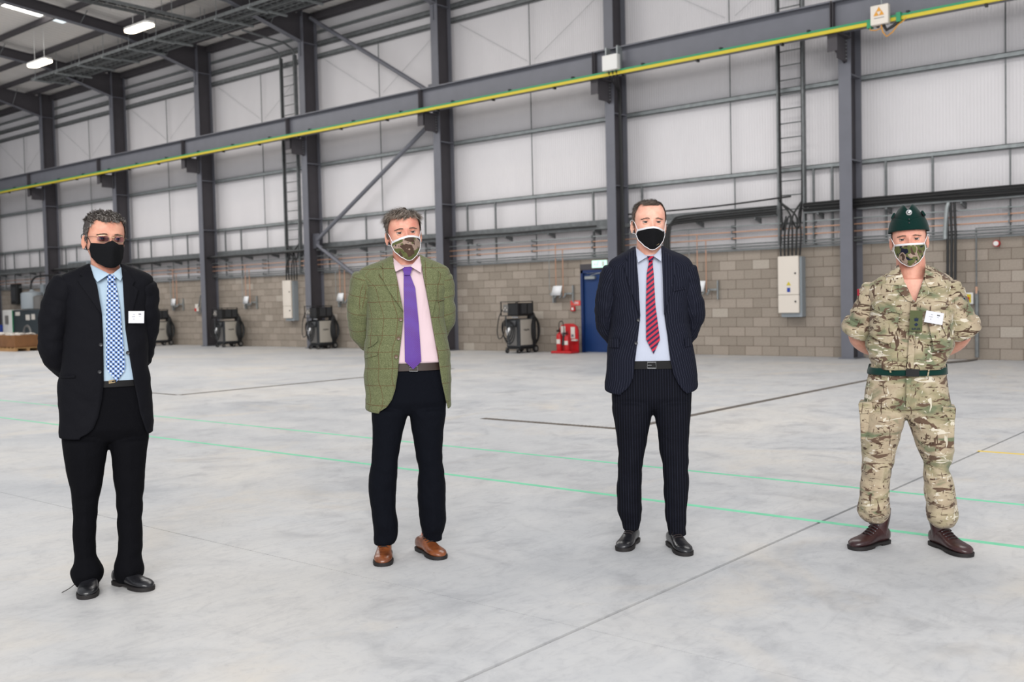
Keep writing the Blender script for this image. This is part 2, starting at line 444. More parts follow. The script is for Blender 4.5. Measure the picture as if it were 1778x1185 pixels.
MB().box(-14.40, -13.98, YW - .078, YW - .068, 2.075, 2.235).build('face', MT['exitg'], ex)
m = MB()  # running figure, arrow, doorway
m.box(-14.12, -14.04, YW - .081, YW - .078, 2.09, 2.22); m.cbox((-14.25, YW - .08, 2.15), (.03, .003, .08), ry=R(20)); m.ball((-14.22, YW - .08, 2.205), .014, 8, 6)
m.prism([(-14.36, 2.15), (-14.32, 2.18), (-14.32, 2.16), (-14.29, 2.16), (-14.29, 2.14), (-14.32, 2.14), (-14.32, 2.12)], 'y', YW - .081, YW - .078)
tag(m.build('pictogram', MT['white'], ex), kind='stuff')

# ------------------------------------------------------------------ columns
col_labels = {0: None, -1: None}
names = ['grey steel column just outside the right edge', 'grey steel column just left of the soldier', 'grey steel column behind the man in the pinstripe suit, black cables on it',
         'grey steel column right of the man in the green jacket', 'grey steel column with diagonal brace foot, left of green jacket', 'grey steel column midway between the dark suited man and green jacket',
         'grey steel column directly behind the head of the dark suited man', 'grey steel column above the left shoulder area beside the compressor', 'farthest grey steel column beyond the left edge',
         'grey steel column hidden far left outside view', 'grey steel column at far end outside view']
YC0, YC1 = 19.80, 20.34
for i, cx in enumerate(BX):
    if i == 0: continue
    nm = names[i - 1]
    c = thing('steel_column', nm, 'column', (cx, 20.07, 0), group=None)
    w = .125
    MB().box(cx - w, cx + w, YC0, YC0 + .022, 0.02, 10.2).build('flange', MT['steel'], c)
    MB().box(cx - w, cx + w, YC1 - .022, YC1, 0.02, 10.2).build('flange', MT['steel'], c)
    MB().box(cx - .008, cx + .008, YC0 + .022, YC1 - .022, 0.02, 10.2).build('web', MT['steeld'], c)  # same grey steel as the flanges, coloured darker as its shaded side
    MB().box(cx - .17, cx + .17, YC0 - .05, YC1 - .01, 0, .02).build('base_plate', MT['steel'], c)
    m = MB()
    for z in (6.93, 9.25, 5.62, 3.95): m.box(cx + .008, cx + w, YC0 + .022, YC1 - .022, z - .012, z + .012)
    m.build('stiffener', MT['steel'], c)
    # corbel carrying the crane beam
    b = MB(); b.prism([(YC0, 5.84), (19.32, 6.02), (19.22, 6.02), (19.22, 6.34), (YC0, 6.34)], 'x', cx - .012, cx + .012)
    b.box(cx - .14, cx + .14, 19.2, YC0, 6.31, 6.335); b.box(cx - .10, cx + .10, 19.2, 19.22, 5.98, 6.31)
    b.box(cx + .04, cx + .055, 19.3, YC0 + .12, 5.86, 6.33)
    cb = b.build('corbel', MT['steeld'], c)
    b = MB()
    for k in range(6): b.ball((cx + .06, YC0 - .06, 5.92 + k * .07), .014, 6, 4)
    b.build('bolt', MT['galv'], cb)
    b = MB(); b.box(cx - .012, cx + .012, YC0 - .03, YC0, 8.85, 9.25); b.build('end_plate', MT['steel'], c)

# ------------------------------------------------------------------ crane beams between the corbels
for i in range(len(BX) - 1):
    xa, xb = BX[i + 1] + .02, BX[i] - .02
    lab = {0: 'grey crane runway beam beyond the right edge', 1: 'grey crane runway beam above the soldier, nearest of the row',
           2: 'grey crane runway beam between soldier and pinstriped man', 3: 'grey crane runway beam right of the green jacket man',
           4: 'grey crane runway beam over the diagonal brace', 5: 'grey crane runway beam crossing the cable ladder at left',
           6: 'grey crane runway beam above and right of the dark suited man', 7: 'grey crane runway beam above the dark suited man',
           8: 'grey crane runway beam at the far left edge'}.get(i, 'grey crane runway beam farthest away outside the left edge')
    c = thing('crane_beam', lab, 'beam', ((xa + xb) / 2, 19.3, 6.36))
    MB().box(xa, xb, 19.16, 19.44, 6.905, 6.93).build('flange', MT['steel'], c)
    MB().box(xa, xb, 19.16, 19.44, 6.345, 6.37).build('flange', MT['steel'], c)
    MB().box(xa, xb, 19.292, 19.308, 6.37, 6.905).build('web', MT['steel'], c)
    MB().box(xa, xb, 19.27, 19.33, 6.93, 6.965).build('rail', mk('rusty_rail', (92, 76, 66), 0.7, var=(6, .3)) if i == 0 else bpy.data.materials['rusty_rail'], c)
    m = MB(); m.box(xa, xa + .012, 19.17, 19.29, 6.37, 6.905); m.box(xb - .012, xb, 19.17, 19.29, 6.37, 6.905); m.build('stiffener', MT['steeld'], c)
cr = thing('conductor_rail', 'long yellow and green conductor rail along the bottom of the crane beams', 'rail', (-25, 19.1, 6.3))
MB().box(X0, X1, 19.08, 19.13, 6.30, 6.365).build('yellow_strip', MT['yellow'], cr, label='yellow strip')
MB().box(X0, X1, 19.075, 19.135, 6.365, 6.405).build('green_strip', MT['green'], cr, label='green strip')
x = -3.2
while x > -56:
    MB().box(x - .02, x + .02, 19.10, 19.2, 6.25, 6.30).build('clip', MT['black'], cr)
    MB().box(x + .55, x + .60, 19.06, 19.16, 6.40, 6.44).build('clip', MT['black'], cr); x -= 1.9
b = thing('isolator_box', 'white isolator box with yellow warning symbol, on crane beam upper right', 'box', (-6.9, 19.0, 6.24))
MB().add(*(lambda q: (q.v, q.f))(MB().cbox((-6.895, 19.0, 6.43), (.33, .12, .36), bev=.012))).build('housing', MT['cream'], b)
m = MB()
def tri(cx, cz, s_): m.prism([(cx - s_, cz - s_ * .85), (cx + s_, cz - s_ * .85), (cx, cz + s_ * .9)], 'y', 18.932, 18.938)
tri(-6.90, 6.53, .048); tri(-6.95, 6.455, .048); tri(-6.85, 6.455, .048); m.build('warning_symbol', MT['orange'], b)
MB().box(-6.99, -6.8, 18.934, 18.938, 6.365, 6.375).build('caption_line', MT['greyp'], b)
m = MB(); m.tube([(-6.88, 19.0, 6.25), (-6.86, 19.02, 6.12), (-6.80, 19.05, 6.03), (-6.70, 19.08, 6.10), (-6.6, 19.08, 6.22), (-6.5, 19.08, 6.27), (-6.45, 19.09, 6.33)], .012, 6)
m.tube([(-7.12, 19.05, 6.33), (-7.1, 19.05, 6.2), (-7.0, 19.05, 6.18), (-6.9, 19.05, 6.2)], .01, 6); m.build('loose_wire', MT['orange'], b)
m = MB(); m.tube([(-6.85, 19.02, 6.25), (-6.8, 19.05, 6.15), (-6.7, 19.07, 6.2), (-6.58, 19.08, 6.27)], .03, 6); m.build('cable_bunch', MT['black'], b)
m = MB(); m.box(-7.16, -7.08, 19.03, 19.16, 6.24, 6.40); m.box(-6.62, -6.54, 19.03, 19.16, 6.26, 6.43); m.build('clamp', MT['green'], b)
MB().cyl((-6.88, 19.03, 6.6), (-6.88, 19.03, 7.6), .012, 6).build('conduit', MT['galv'], b)
b = thing('isolator_box', 'plain white junction box on crane beam above the pinstriped man', 'box', (-12.9, 19.0, 6.36))
MB().cbox((-12.9, 19.02, 6.56), (.40, .14, .34), bev=.01).build('housing', MT['white'], b)
m = MB(); m.box(-13.06, -13.03, 19.02, 19.2, 6.4, 6.92); m.box(-12.76, -12.73, 19.02, 19.2, 6.4, 6.92); m.build('bracket', MT['galv'], b)
m = MB()
for k in range(3): m.tube([(-13.0 + k * .1, 19.05, 6.40), (-13.0 + k * .1, 19.1, 6.3), (-13.28 + k * .02, 19.85, 6.1), (-13.3 + k * .02, 19.9, 5.6), (-13.3 + k * .03, 19.92, 2.4)], .018, 6)
m.build('cable', MT['cable'], b)

# ------------------------------------------------------------------ roof
SL = 0.09
def zr(y): return 10.10 + SL * (20.0 - y)
ce = thing('ceiling', None, None, kind='structure')
YR0 = 5.5
prr = ribbed(1.0, 0.25, 0.012, 0, 1, .3)
rp = MB(); rp.grid([[(x, 20.6, zr(20.6) + .16 - (y * -1)) for x, y in prr], [(x, YR0, zr(YR0) + .16 - (y * -1)) for x, y in prr]], False)
me_rp = rp.mesh('roof_panel', MT['roof'], 20)
skyx = [(-4.4 - 5.6 * k) for k in range(0, 10)]
x = X0
rl_me = {}
while x < X1 - .5:
    inst(None, 'roof_panel', ce, (x, 0, 0), mesh=me_rp); x += 1.0
MB().prism([(20.7, zr(20.7) + .25), (YR0, zr(YR0) + .25), (YR0, zr(YR0) + .35), (20.7, zr(20.7) + .35)], 'x', X0, X1).build('roof_deck', MT['roof'], ce)
for k in range(4, 7):
    xc = -9.45 - 5.6 * k
    MB().prism([(15.45, zr(15.45) + .11), (YR0 + .5, zr(YR0 + .5) + .11), (YR0 + .5, zr(YR0 + .5) + .13), (15.45, zr(15.45) + .13)], 'x', xc - .3, xc + .3).build('rooflight', MT['sky'], ce)
    MB().prism([(16.2, zr(16.2) + .11), (15.62, zr(15.62) + .11), (15.62, zr(15.62) + .13), (16.2, zr(16.2) + .13)], 'x', xc - .3, xc + .3).build('rooflight', MT['skyd'], ce)
for y in (19.5, 18.4, 17.2, 15.56, 14.0, 12.6, 11.0, 9.4, 7.8, 6.2):
    m = MB(); z = zr(y)
    m.box(X0, X1, y - .012, y + .012, z - .05, z + .12); m.box(X0, X1, y - .012, y + .05, z - .06, z - .045); m.build('purlin', MT['steeld'], ce)
rl = {2: 'dark roof rafter above the man in the pinstripe suit', 3: 'dark roof rafter above the man in the green jacket', 4: 'dark roof rafter above the diagonal brace',
      5: 'dark roof rafter at upper left, second from the hanging lamps', 6: 'dark roof rafter behind the two hanging lamps', 7: 'dark roof rafter at the far left edge'}
for i, cx in enumerate(BX):
    if i == 0: continue
    c = thing('roof_rafter', rl.get(i, 'dark roof rafter on the column line outside the frame' if i < 2 else 'dark roof rafter on a column line beyond the left edge' if i == 8 else ('dark roof rafter nearest the far gable wall' if i == 10 else 'dark roof rafter one short of the far gable wall')), 'rafter', (cx, 19.8, 9.2), group=None)
    top = lambda y: zr(y) - .05
    D = .34
    def bot(y):
        base = top(y) - D
        return base - max(0, (y - 17.3)) / 2.5 * .46
    yy = [YC0 + .02, 18.5, 17.3, 14, YR0]
    w = MB(); pl = [(y, top(y)) for y in yy] + [(y, bot(y)) for y in reversed(yy)]
    w.prism(pl, 'x', cx - .008, cx + .008); w.build('web', MT['steeld'], c)
    w = MB()
    for a, b2 in zip(yy[:-1], yy[1:]):
        w.prism([(a, bot(a)), (b2, bot(b2)), (b2, bot(b2) + .02), (a, bot(a) + .02)], 'x', cx - .1, cx + .1)
    w.build('flange', MT['steel'], c)
    w = MB().prism([(yy[0], top(yy[0])), (YR0, top(YR0)), (YR0, top(YR0) - .02), (yy[0], top(yy[0]) - .02)], 'x', cx - .1, cx + .1); w.build('flange', MT['steeld'], c)
    w = MB()
    for y in (18.7, 15.8, 12.6, 9.4):
        w.tube([(cx + .02, y, bot(y) + .02), (cx + .5, y, zr(y) - .05)], .014, 5)
        w.tube([(cx - .02, y, bot(y) + .02), (cx - .5, y, zr(y) - .05)], .014, 5)
    w.build('fly_brace', MT['galvd'], c)
# wind bracing in the bay between the fourth and third columns
c4, c3 = -19.1, -24.7
br = thing('diagonal_brace', 'upper grey tubular brace from beam up to the ceiling, left of the green jacket', 'brace', (c4, 20.05, 6.9))
MB().cyl((c4 - .45, 20.05, 7.05), (c3 + .2, 20.05, 10.0), .06, 14).build('tube', MT['steel'], br)
MB().box(c4 - .5, c4 - .01, 20.04, 20.06, 6.95, 7.25).build('gusset_plate', MT['steel'], br)
br = thing('diagonal_brace', 'long grey tubular brace running down-left from beam to column', 'brace', (c3, 20.05, 3.2))
MB().cyl((c4 - .45, 20.05, 6.2), (c3 + .2, 20.05, 3.3), .06, 14).build('tube', MT['steel'], br)
MB().box(c3 + .01, c3 + .3, 20.04, 20.06, 3.05, 3.5).build('gusset_plate', MT['steel'], br)
br = thing('diagonal_brace', 'lower grey tubular brace running down-right behind the green jacket man', 'brace', (c4, 20.05, 0))
MB().cyl((c3 + .2, 20.05, 3.15), (c4 - .2, 20.05, .15), .06, 14).build('tube', MT['steel'], br)
MB().box(c4 - .4, c4 - .01, 20.04, 20.06, 0.02, .35).build('gusset_plate', MT['steel'], br)

# ------------------------------------------------------------------ ceiling services
def ladder_tray(root, p0, p1, width, wdir, rung=.3, mat='galvd', hgt=.09):
    p0, p1, wd = Vector(p0), Vector(p1), Vector(wdir); d = (p1 - p0); L = d.length; d.normalize(); nrm = d.cross(wd)
    for s in (-.5, .5):
        m = MB(); a = p0 + wd * width * s; b = p1 + wd * width * s; t = .018
        q = [a - wd * t - nrm * hgt / 2, a + wd * t - nrm * hgt / 2, a + wd * t + nrm * hgt / 2, a - wd * t + nrm * hgt / 2]
        m.add([tuple(k) for k in q] + [tuple(k + (b - a)) for k in q], [(0, 1, 2, 3), (7, 6, 5, 4), (0, 4, 5, 1), (1, 5, 6, 2), (2, 6, 7, 3), (3, 7, 4, 0)])
        m.build('side_rail', MT[mat], root)
    n = int(L / rung); r0 = None
    for k in range(n):
        c = p0 + d * (k + .5) * rung
        if r0 is None:
            m = MB(); m.tube([tuple(-wd * width / 2), tuple(wd * width / 2)], .014, 5); r0 = m.mesh('rung', MT[mat])
        inst(None, 'rung', root, tuple(c), mesh=r0)
for yt, zt, lab in ((18.3, 9.74, 'long galvanised cable ladder under the roof, the one nearer the wall'), (17.62, 9.70, 'long galvanised cable ladder under the roof, the one farther from the wall')):
    t = thing('cable_tray', lab, 'cable tray', (-25, yt, zt))
    ladder_tray(t, (-37, yt, zt), (-4, yt, zt), .46, (0, 1, 0))
    for k, yo in enumerate((-.14, -.04, .06, .15)):
        MB().tube([(x_, yt + yo, zt + .03 + .01 * math.sin(x_ * 2 + k)) for x_ in np.arange(-37, -4, 1.0)], .026, 6).build('cable', MT['cable'] if k % 2 else MT['galvd'], t)
    x = -36.6
    while x < -5:
        for yo in (-.27, .27):
            MB().cyl((x, yt + yo, zt - .06), (x, yt + yo, zr(yt + yo) + .1), .008, 5).build('hanger_rod', MT['galv'], t)
        MB().box(x - .03, x + .03, yt - .33, yt + .33, zt - .12, zt - .07).build('hanger_bar', MT['galv'], t); x += 1.6
t = thing('cable_tray', 'galvanised cable ladder crossing the roof at upper left towards the wall', 'cable tray', (-26.7, 14, 9.62))
ladder_tray(t, (-26.75, 8, 9.85), (-26.75, 18.7, 9.80), .5, (1, 0, 0))
for k, xo in enumerate((-.1, .08)):
    MB().tube([(-26.75 + xo, y_, 9.86) for y_ in np.arange(8, 18.1, 1.0)], .03, 6).build('cable', MT['cable'], t)
for y in np.arange(8.6, 17.8, 1.6):
    for xo in (-.26, .26): MB().cyl((-26.75 + xo, y, 9.72), (-26.75 + xo, y, zr(y) + .1), .008, 5).build('hanger_rod', MT['galv'], t)
# wall ladders with cables falling to the two distribution boxes
def wall_ladder(xc, w, ztop, label, ncab, boxx, boxz, arm=False):
    t = thing('cable_ladder', label, 'cable ladder', (xc, 20.22, 2.3))
    ladder_tray(t, (xc, 20.22, 2.35), (xc, 20.22, ztop), w, (1, 0, 0), .3, 'galvd', .12)
    if arm:
        for s in (-.5, .5):
            MB().tube([(xc + s * w, 20.22, ztop), (xc + s * w, 20.1, ztop + .18), (xc + s * w, 19.8, ztop + .3), (xc + s * w, 18.3, ztop + .4)], .03, 6).build('bend', MT['galvd'], t)
    rr_ = random.Random(int(abs(xc) * 10))
    for k in range(ncab):
        xo = (k - (ncab - 1) / 2) * w * .75 / max(1, ncab - 1)
        amp = rr_.uniform(-.05, .08)
        pts = [(xc + (.5 * w - .05 if k % 2 else -.5 * w + .05), 20.19, ztop if k < 2 else 3.3), (xc + (.5 * w - .05 if k % 2 else -.5 * w + .05), 20.19, 3.25), (xc + xo * .5 + amp, 20.14, 2.95), (xc + xo + amp * .4, 20.1, 2.6), (xc + xo, 20.1, boxz)]
        MB().tube(catmull(pts, 5), .02, 6).build('cable', MT['cable'], t)
def catmull(pts, n=6):
    P = [np.array(p, float) for p in pts]; out = []
    for i in range(len(P) - 1):
        a, b, c, d = P[max(i - 1, 0)], P[i], P[i + 1], P[min(i + 2, len(P) - 1)]
        for k in range(n):
            t = k / n; out.append(tuple(.5 * ((2 * b) + (c - a) * t + (2 * a - 5 * b + 4 * c - d) * t * t + (3 * b - a - 3 * c + d) * t ** 3)))
    out.append(tuple(P[-1])); return out
wall_ladder(-9.22, .56, 10.0, 'tall galvanised cable ladder with black cables between pinstriped man and soldier', 6, -9.2, 2.12)
wall_ladder(-25.86, .70, 9.1, 'tall galvanised cable ladder left of the braced column', 5, -25.9, 2.12, True)
def dist_box(xa, xb, z0, z1, label, marks):
    b = thing('distribution_box', label, 'electrical box', ((xa + xb) / 2, 20.2, z0))
    MB().box(xa + .03, xb + .03, 20.14, YW - .003, z0, z1 - .02).build('housing', MT['greybox'], b)
    zm = z0 + .08 + (z1 - z0) * .30
    MB().cbox(((xa + xb) / 2 - .01, 20.10, (zm + z1) / 2), (xb - xa, .06, z1 - zm - .006), bev=.01).build('door', MT['cream'], b)
    MB().cbox(((xa + xb) / 2 - .01, 20.10, (z0 + .08 + zm) / 2), (xb - xa, .06, zm - z0 - .086), bev=.01).build('door', MT['cream'], b)
    for z in (zm - .14, zm + .45): MB().cyl((xb - .08, 20.075, z), (xb - .08, 20.05, z), .018, 8).build('lock', MT['blackp'], b)
    if marks:
        xm = (xa + xb) / 2
        m = MB(); m.prism([(xm - .05, zm + .2), (xm + .05, zm + .2), (xm, zm + .28)], 'y', 20.064, 20.069); m.build('warning_label', MT['yellow'], b)
        MB().box(xm - .035, xm + .035, 20.064, 20.069, zm + .06, zm + .15).build('blue_label', MT['bluebin'], b)
dist_box(-9.48, -9.02, .84, 2.12, 'cream two-door electrical box on block wall left of the soldier', True)
dist_box(-26.3, -25.88, .84, 2.12, 'cream electrical box on block wall left of the braced column', False)

# tray and cables at 3.1 m along the wall
t = thing('cable_tray', 'continuous galvanised wall tray above the block wall', 'cable tray', (-25, 20.25, 2.98))
for i in range(len(BX) - 1):
    sp = [(BX[i + 1] + .13, BX[i] - .13)]
    if BX[i + 1] < -9.2 < BX[i]: sp = [(BX[i + 1] + .13, -9.52), (-8.9, BX[i] - .13)]
    for a_, b_ in sp: MB().prism([(20.34, 2.98), (20.34, 3.22), (20.32, 3.22), (20.32, 3.0), (20.08, 3.0), (20.08, 3.06), (20.07, 3.06), (20.07, 2.98)], 'x', a_, b_).build('tray_body', MT['galvd'], t)
x = X0 + 1
ar = None
while x < X1:
    if ar is None: ar = MB().prism([(20.36, 2.86), (20.36, 2.97), (20.06, 2.97), (20.06, 2.94)], 'x', -.02, .02).mesh('arm', MT['galvd'])
    inst(None, 'arm', t, (x, 0, 0), mesh=ar); x += 1.4
def hang(xs_, z, r, sag=.01, y=20.05):
    return catmull([(x_, y, z + random.uniform(-sag, sag)) for x_ in xs_], 3)
cb = thing('cable_bundle', 'thick black cables lying along the wall tray behind the soldier', 'cables', (-4, 20.05, 3.0))
for k in range(5): MB().tube(hang(np.arange(-8.9, X1, 1.2), 3.04 + .035 * k, .03, .012, 20.06 - .02 * (k % 2)), .025, 6).build('cable', MT['cable'], cb)
cb = thing('cable_bundle', 'black cables from tray bending down behind the pinstriped man', 'cables', (-12, 20.0, 2.3))
for k in range(4):
    xd = -12.22 + .05 * k; zt = 3.0 + .05 * k
    MB().tube(catmull([(-9.5, 20.05, zt + .02), (-10.6, 20.03, zt), (-11.7, 20.0, zt - .03), (xd + .12, 20.0, zt - .1), (xd + .02, 19.99, zt - .35), (xd, 19.99, 2.2), (xd - .02, 20.0, 1.0)], 5), .022, 6).build('cable', MT['cable'], cb)
MB().tube(catmull([(-9.2, 20.12, 3.36), (-11, 20.06, 3.28), (-13.2, 20.06, 3.27)], 4), .02, 6).build('cable', MT['cable'], cb)
cb = thing('cable_bundle', 'thin black cable drooping along the tray behind the green jacket man', 'cables', (-17, 20.0, 3.0))
MB().tube(hang(np.arange(-24.5, -13.6, 1.3), 3.05, .03, .02, 20.02), .022, 6).build('cable', MT['cable'], cb)
MB().tube(hang(np.arange(-42, -24.9, 1.3), 3.0, .03, .01, 20.02), .035, 6).build('cable', MT['cable'], cb)
# pipes
def pipe(z, r, mat, label, y=20.2):
    p = thing('pipe_run', label, 'pipe', (-25, y, z)); MB().cyl((X0, y, z), (X1, y, z), r, 8).build('pipe', MT[mat], p); return p
pA = pipe(2.70, .014, 'copper', 'upper copper pipe along the wall above the blocks')
pB = pipe(2.56, .014, 'copper', 'lower copper pipe along the wall above the blocks')
pC = pipe(2.82, .014, 'galv', 'thin pale pipe above the two copper pipes')
pD = pipe(2.43, .016, 'galvd', 'grey conduit just below the copper pipes')
pE = pipe(2.37, .02, 'galvd', 'lowest grey conduit resting just above the block wall')
x = -5.0
clip = None
while x > -56:
    if clip is None: clip = MB().box(-.015, .015, 20.17, 20.33, -.03, .03).mesh('clip', MT['galvd'])
    for p, z in ((pA, 2.70), (pB, 2.56), (pC, 2.82), (pE, 2.37)): inst(None, 'clip', p, (x, 0, z), mesh=clip)
    x -= 1.87
# gas outlets with paper sheets under the copper drops
def outlet(xc, label):
    o = thing('gas_outlet_panel', label, 'outlet panel', (xc, 20.2, 1.3))
    m = MB(); m.box(xc - .32, xc + .36, 20.24, 20.28, 1.44, 1.48); m.box(xc - .22, xc - .19, 20.22, YW - .005, 1.24, 1.62); m.box(xc + .36, xc + .385, 20.27, YW - .005, 1.24, 1.66)
    m.build('bracket', MT['galv'], o)
    for xx, z in ((xc - .08, 2.70), (xc + .14, 2.56)):
        MB().tube([(xx, 20.2, z), (xx, 20.2, 1.5), (xx, 20.2, 1.4)], .014, 6).build('drop_pipe', MT['copper'], o)
    MB().tube([(xc - .3, 20.22, 2.82), (xc - .3, 20.22, 1.55)], .008, 5).build('drop_pipe', MT['galv'], o)
    m = MB()
    for xx in (xc - .08, xc + .08, xc + .2): m.cyl((xx, 20.2, 1.42), (xx, 20.12, 1.36), .022, 8); m.ball((xx, 20.2, 1.44), .03, 8, 6)
    m.build('valve', MT['galv'], o)
    m = MB(); m.add([(xc - .22, 20.16, 1.42), (xc + .1, 20.13, 1.42), (xc + .16, 20.13, 1.66), (xc - .14, 20.17, 1.66)], [(0, 1, 2, 3)])
    s = m.build('paper_sheet', MT['paper'], o); md = s.modifiers.new('s', 'SOLIDIFY'); md.thickness = .004
for xc, l in ((-15.4, 'gas outlet with white sheet on the wall left of the blue door'), (-11.4, 'gas outlet with white sheet right of the pinstriped man'),
              (-23.6, 'gas outlet with white sheet just left of the green jacket'), (-28.35, 'gas outlet with white sheet right of the mid left column'),
              (-32.7, 'gas outlet with white sheet right of the dark suited man')): outlet(xc, l)
# silver conduit bend and vertical ducts near the soldier
p = thing('cable_duct', 'silver capped vertical duct with black cables behind the soldier', 'duct', (-6.05, 20.1, .3))
MB().tube(catmull([(-6.0, 20.14, 3.05), (-6.06, 20.1, 2.9), (-6.10, 20.1, 2.45), (-6.10, 20.1, 2.3)], 4), .04, 8).build('silver_bend', MT['galv'], p, label='bright silver bend')
for k in range(3): MB().tube([(-6.08 + .07 * k, 20.12, 3.02), (-6.06 + .07 * k, 20.12, 2.4), (-6.08 + .07 * k, 20.12, .4)], .026, 8).build('cable', MT['cable'], p)
p = thing('air_pipe', 'slim grey pipe dropping to the floor at the right edge', 'pipe', (-5.58, 20.2, 0))
m = MB(); m.tube([(-4.6, 20.2, 2.47), (-5.55, 20.2, 2.47)], .014, 6); m.tube([(-5.58, 20.22, 2.48), (-5.58, 20.22, 1.35)], .016, 6); m.build('pipe', MT['galvd'], p)
MB().tube([(-5.58, 20.24, 1.3), (-5.58, 20.24, .05)], .038, 8).build('sleeve', MT['galvd'], p)
MB().cyl((-5.58, 20.22, 1.38), (-5.58, 20.22, 1.25), .022, 8).build('valve', MT['copper'], p)
MB().tube([(-5.56, 20.15, .02), (-5.6, 19.6, .02), (-5.78, 19.05, .02)], .02, 6).build('floor_pipe', MT['slot'], p)
s = thing('alarm_sounder', 'small red and white alarm sounder on the block wall at right', 'alarm', (-5.2, 20.3, 2.1))
MB().cyl((-5.24, YW, 2.17), (-5.24, 20.25, 2.17), .06, 16).build('base', MT['red'], s); MB().cyl((-5.24, 20.25, 2.17), (-5.24, 20.22, 2.17), .045, 16).build('grille', MT['white'], s)
s = thing('rotary_isolator', 'yellow wall isolator with red knob beside the soldier\'s arm', 'switch', (-5.73, 20.3, 1.04))
MB().cbox((-5.73, 20.28, 1.16), (.17, .09, .22), bev=.01).build('housing', MT['white'], s); MB().box(-5.80, -5.68, 20.225, 20.234, 1.08, 1.24).build('yellow_plate', MT['yellow'], s)
MB().cyl((-5.74, 20.235, 1.16), (-5.74, 20.19, 1.16), .035, 12).build('knob', MT['red'], s)
s = thing('wall_cabinet', 'light grey cabinet mounted high on the far wall left of the dark suited man', 'cabinet', (-39.7, 20.3, 2.8))
MB().cbox((-39.75, 20.33, 3.05), (1.6, .2, .5), bev=.02).build('housing', MT['greybox'], s); MB().box(-40.5, -39.0, 20.225, 20.235, 2.85, 3.25).build('door', MT['galvd'], s)
# fire point
s = thing('fire_action_sign', 'red rectangular fire sign on the block wall beside the blue door', 'sign', (-14.98, YW, 1.16))
MB().box(-15.13, -14.83, YW - .012, YW - .002, 1.16, 1.28).build('plate', MT['redsign'], s)
text_mb('FIRE', .085, lambda x, z, d: (-14.96 + x, YW - .0125 - d, 1.22 + z), bold=True).build('lettering', MT['white'], s, fixn=False)
s = thing('fire_call_point', 'small red fire call point under the fire sign', 'call point', (-15.03, YW, 1.02))
MB().cbox((-15.04, YW - .03, 1.08), (.12, .055, .12), bev=.008).build('housing', MT['red'], s); MB().box(-15.07, -15.01, YW - .062, YW - .056, 1.05, 1.11).build('glass', MT['white'], s)
s = thing('extinguisher_stand', 'red moulded stand holding extinguishers beside the blue door', 'fire extinguisher stand', (-15.0, 19.9, 0))
m = MB(); pts = [(-15.24, 0.04)] + [(-15.24, .58), (-15.18, .68), (-15.05, .72), (-14.83, .72), (-14.72, .66), (-14.68, .56)] + [(-14.68, .04)]
m.prism(pts, 'y', 19.98, 20.03); m.build('back_panel', MT['red'], s)
MB().cbox((-14.97, 19.84, .03), (.62, .36, .06), bev=.02).build('base', MT['red'], s)
m = MB(); m.box(-15.18, -15.05, 19.965, 19.978, .42, .66); m.box(-14.88, -14.76, 19.965, 19.978, .36, .64); m.build('sign', MT['wlight'], s)
m = MB(); m.box(-15.16, -15.07, 19.958, 19.964, .44, .5); m.box(-14.86, -14.79, 19.958, 19.964, .4, .46); m.build('sign_band', MT['greyp'], s)
MB().box(-14.82, -14.68, 19.9, 19.98, .30, .34).build('shelf', MT['wlight'], s)
def exting(xc, yc, h, r, label, horn):
    e = thing('fire_extinguisher', label, 'fire extinguisher', (xc, yc, .06))
    MB().lathe([(r * .9, 0), (r, .015), (r, h * .8), (r * .8, h * .9), (.02, h * .96), (.02, h)], (xc, yc, .06), 20).build('cylinder', MT['red'], e)
    m = MB(); m.cbox((xc, yc - .02, .06 + h + .02), (.03, .12, .03)); m.cbox((xc, yc - .03, .06 + h + .055), (.025, .13, .012), rx=R(15)); m.build('valve_handle', MT['black'], e)
    a = [(xc + r * 1.01 * math.cos(q), yc + r * 1.01 * math.sin(q)) for q in np.linspace(R(-140), R(-40), 8)]
    m = MB(); m.grid([[(x_, y_, .06 + h * .38) for x_, y_ in a], [(x_, y_, .06 + h * .62) for x_, y_ in a]], False); m.build('label', MT['wlight'], e)
    if horn:
        m = MB(); m.tube(catmull([(xc, yc, .06 + h), (xc + .02, yc - .03, .06 + h + .22), (xc + .12, yc - .03, .06 + h + .26), (xc + .17, yc - .04, .06 + h + .1), (xc + .17, yc - .04, .45)], 5), .011, 6); m.build('hose', MT['black'], e)
        MB().tube([(xc + .17, yc - .04, .52), (xc + .16, yc - .04, .40), (xc + .14, yc - .05, .20)], [.018, .028, .034], 10).build('horn', MT['black'], e)
    return e
exting(-15.12, 19.82, .46, .075, 'red extinguisher with black hose, left one on the stand', True)
exting(-14.87, 19.80, .40, .07, 'red extinguisher without horn, right one on the stand', False)

# ------------------------------------------------------------------ pendant lamps
def lamp(x, y, z, label):
    l = thing('pendant_lamp', label, 'lamp', (x, y, z), group=None)
    m = MB(); L = .66; w = .17
    outline = [(-L + .02, -w * .55), (-L, -w * .3), (-L, w * .3), (-L + .02, w * .55)]
    pl = [(-L + .12, -w), (-L, -w * .5), (-L, w * .5), (-L + .12, w), (L - .12, w), (L, w * .5), (L, -w * .5), (L - .12, -w)]
    MB().prism([(x + a, y + b_) for a, b_ in pl], 'z', z + .03, z + .09).build('housing', MT['white'], l)
    MB().prism([(x + a * .98, y + b_ * .96) for a, b_ in pl], 'z', z - .015, z + .029).build('diffuser', MT['lamp'], l)
    for s_ in (-.33, .33): MB().cyl((x + s_, y, z + .09), (x + s_, y, zr(y) + .1), .008, 6).build('rod', MT['white'], l)
lamp(-33.3, 15.95, 9.42, 'glowing strip lamp hanging at left, lower of the two on rods')
lamp(-27.25, 16.0, 9.44, 'glowing strip lamp hanging by the crossing cable tray')
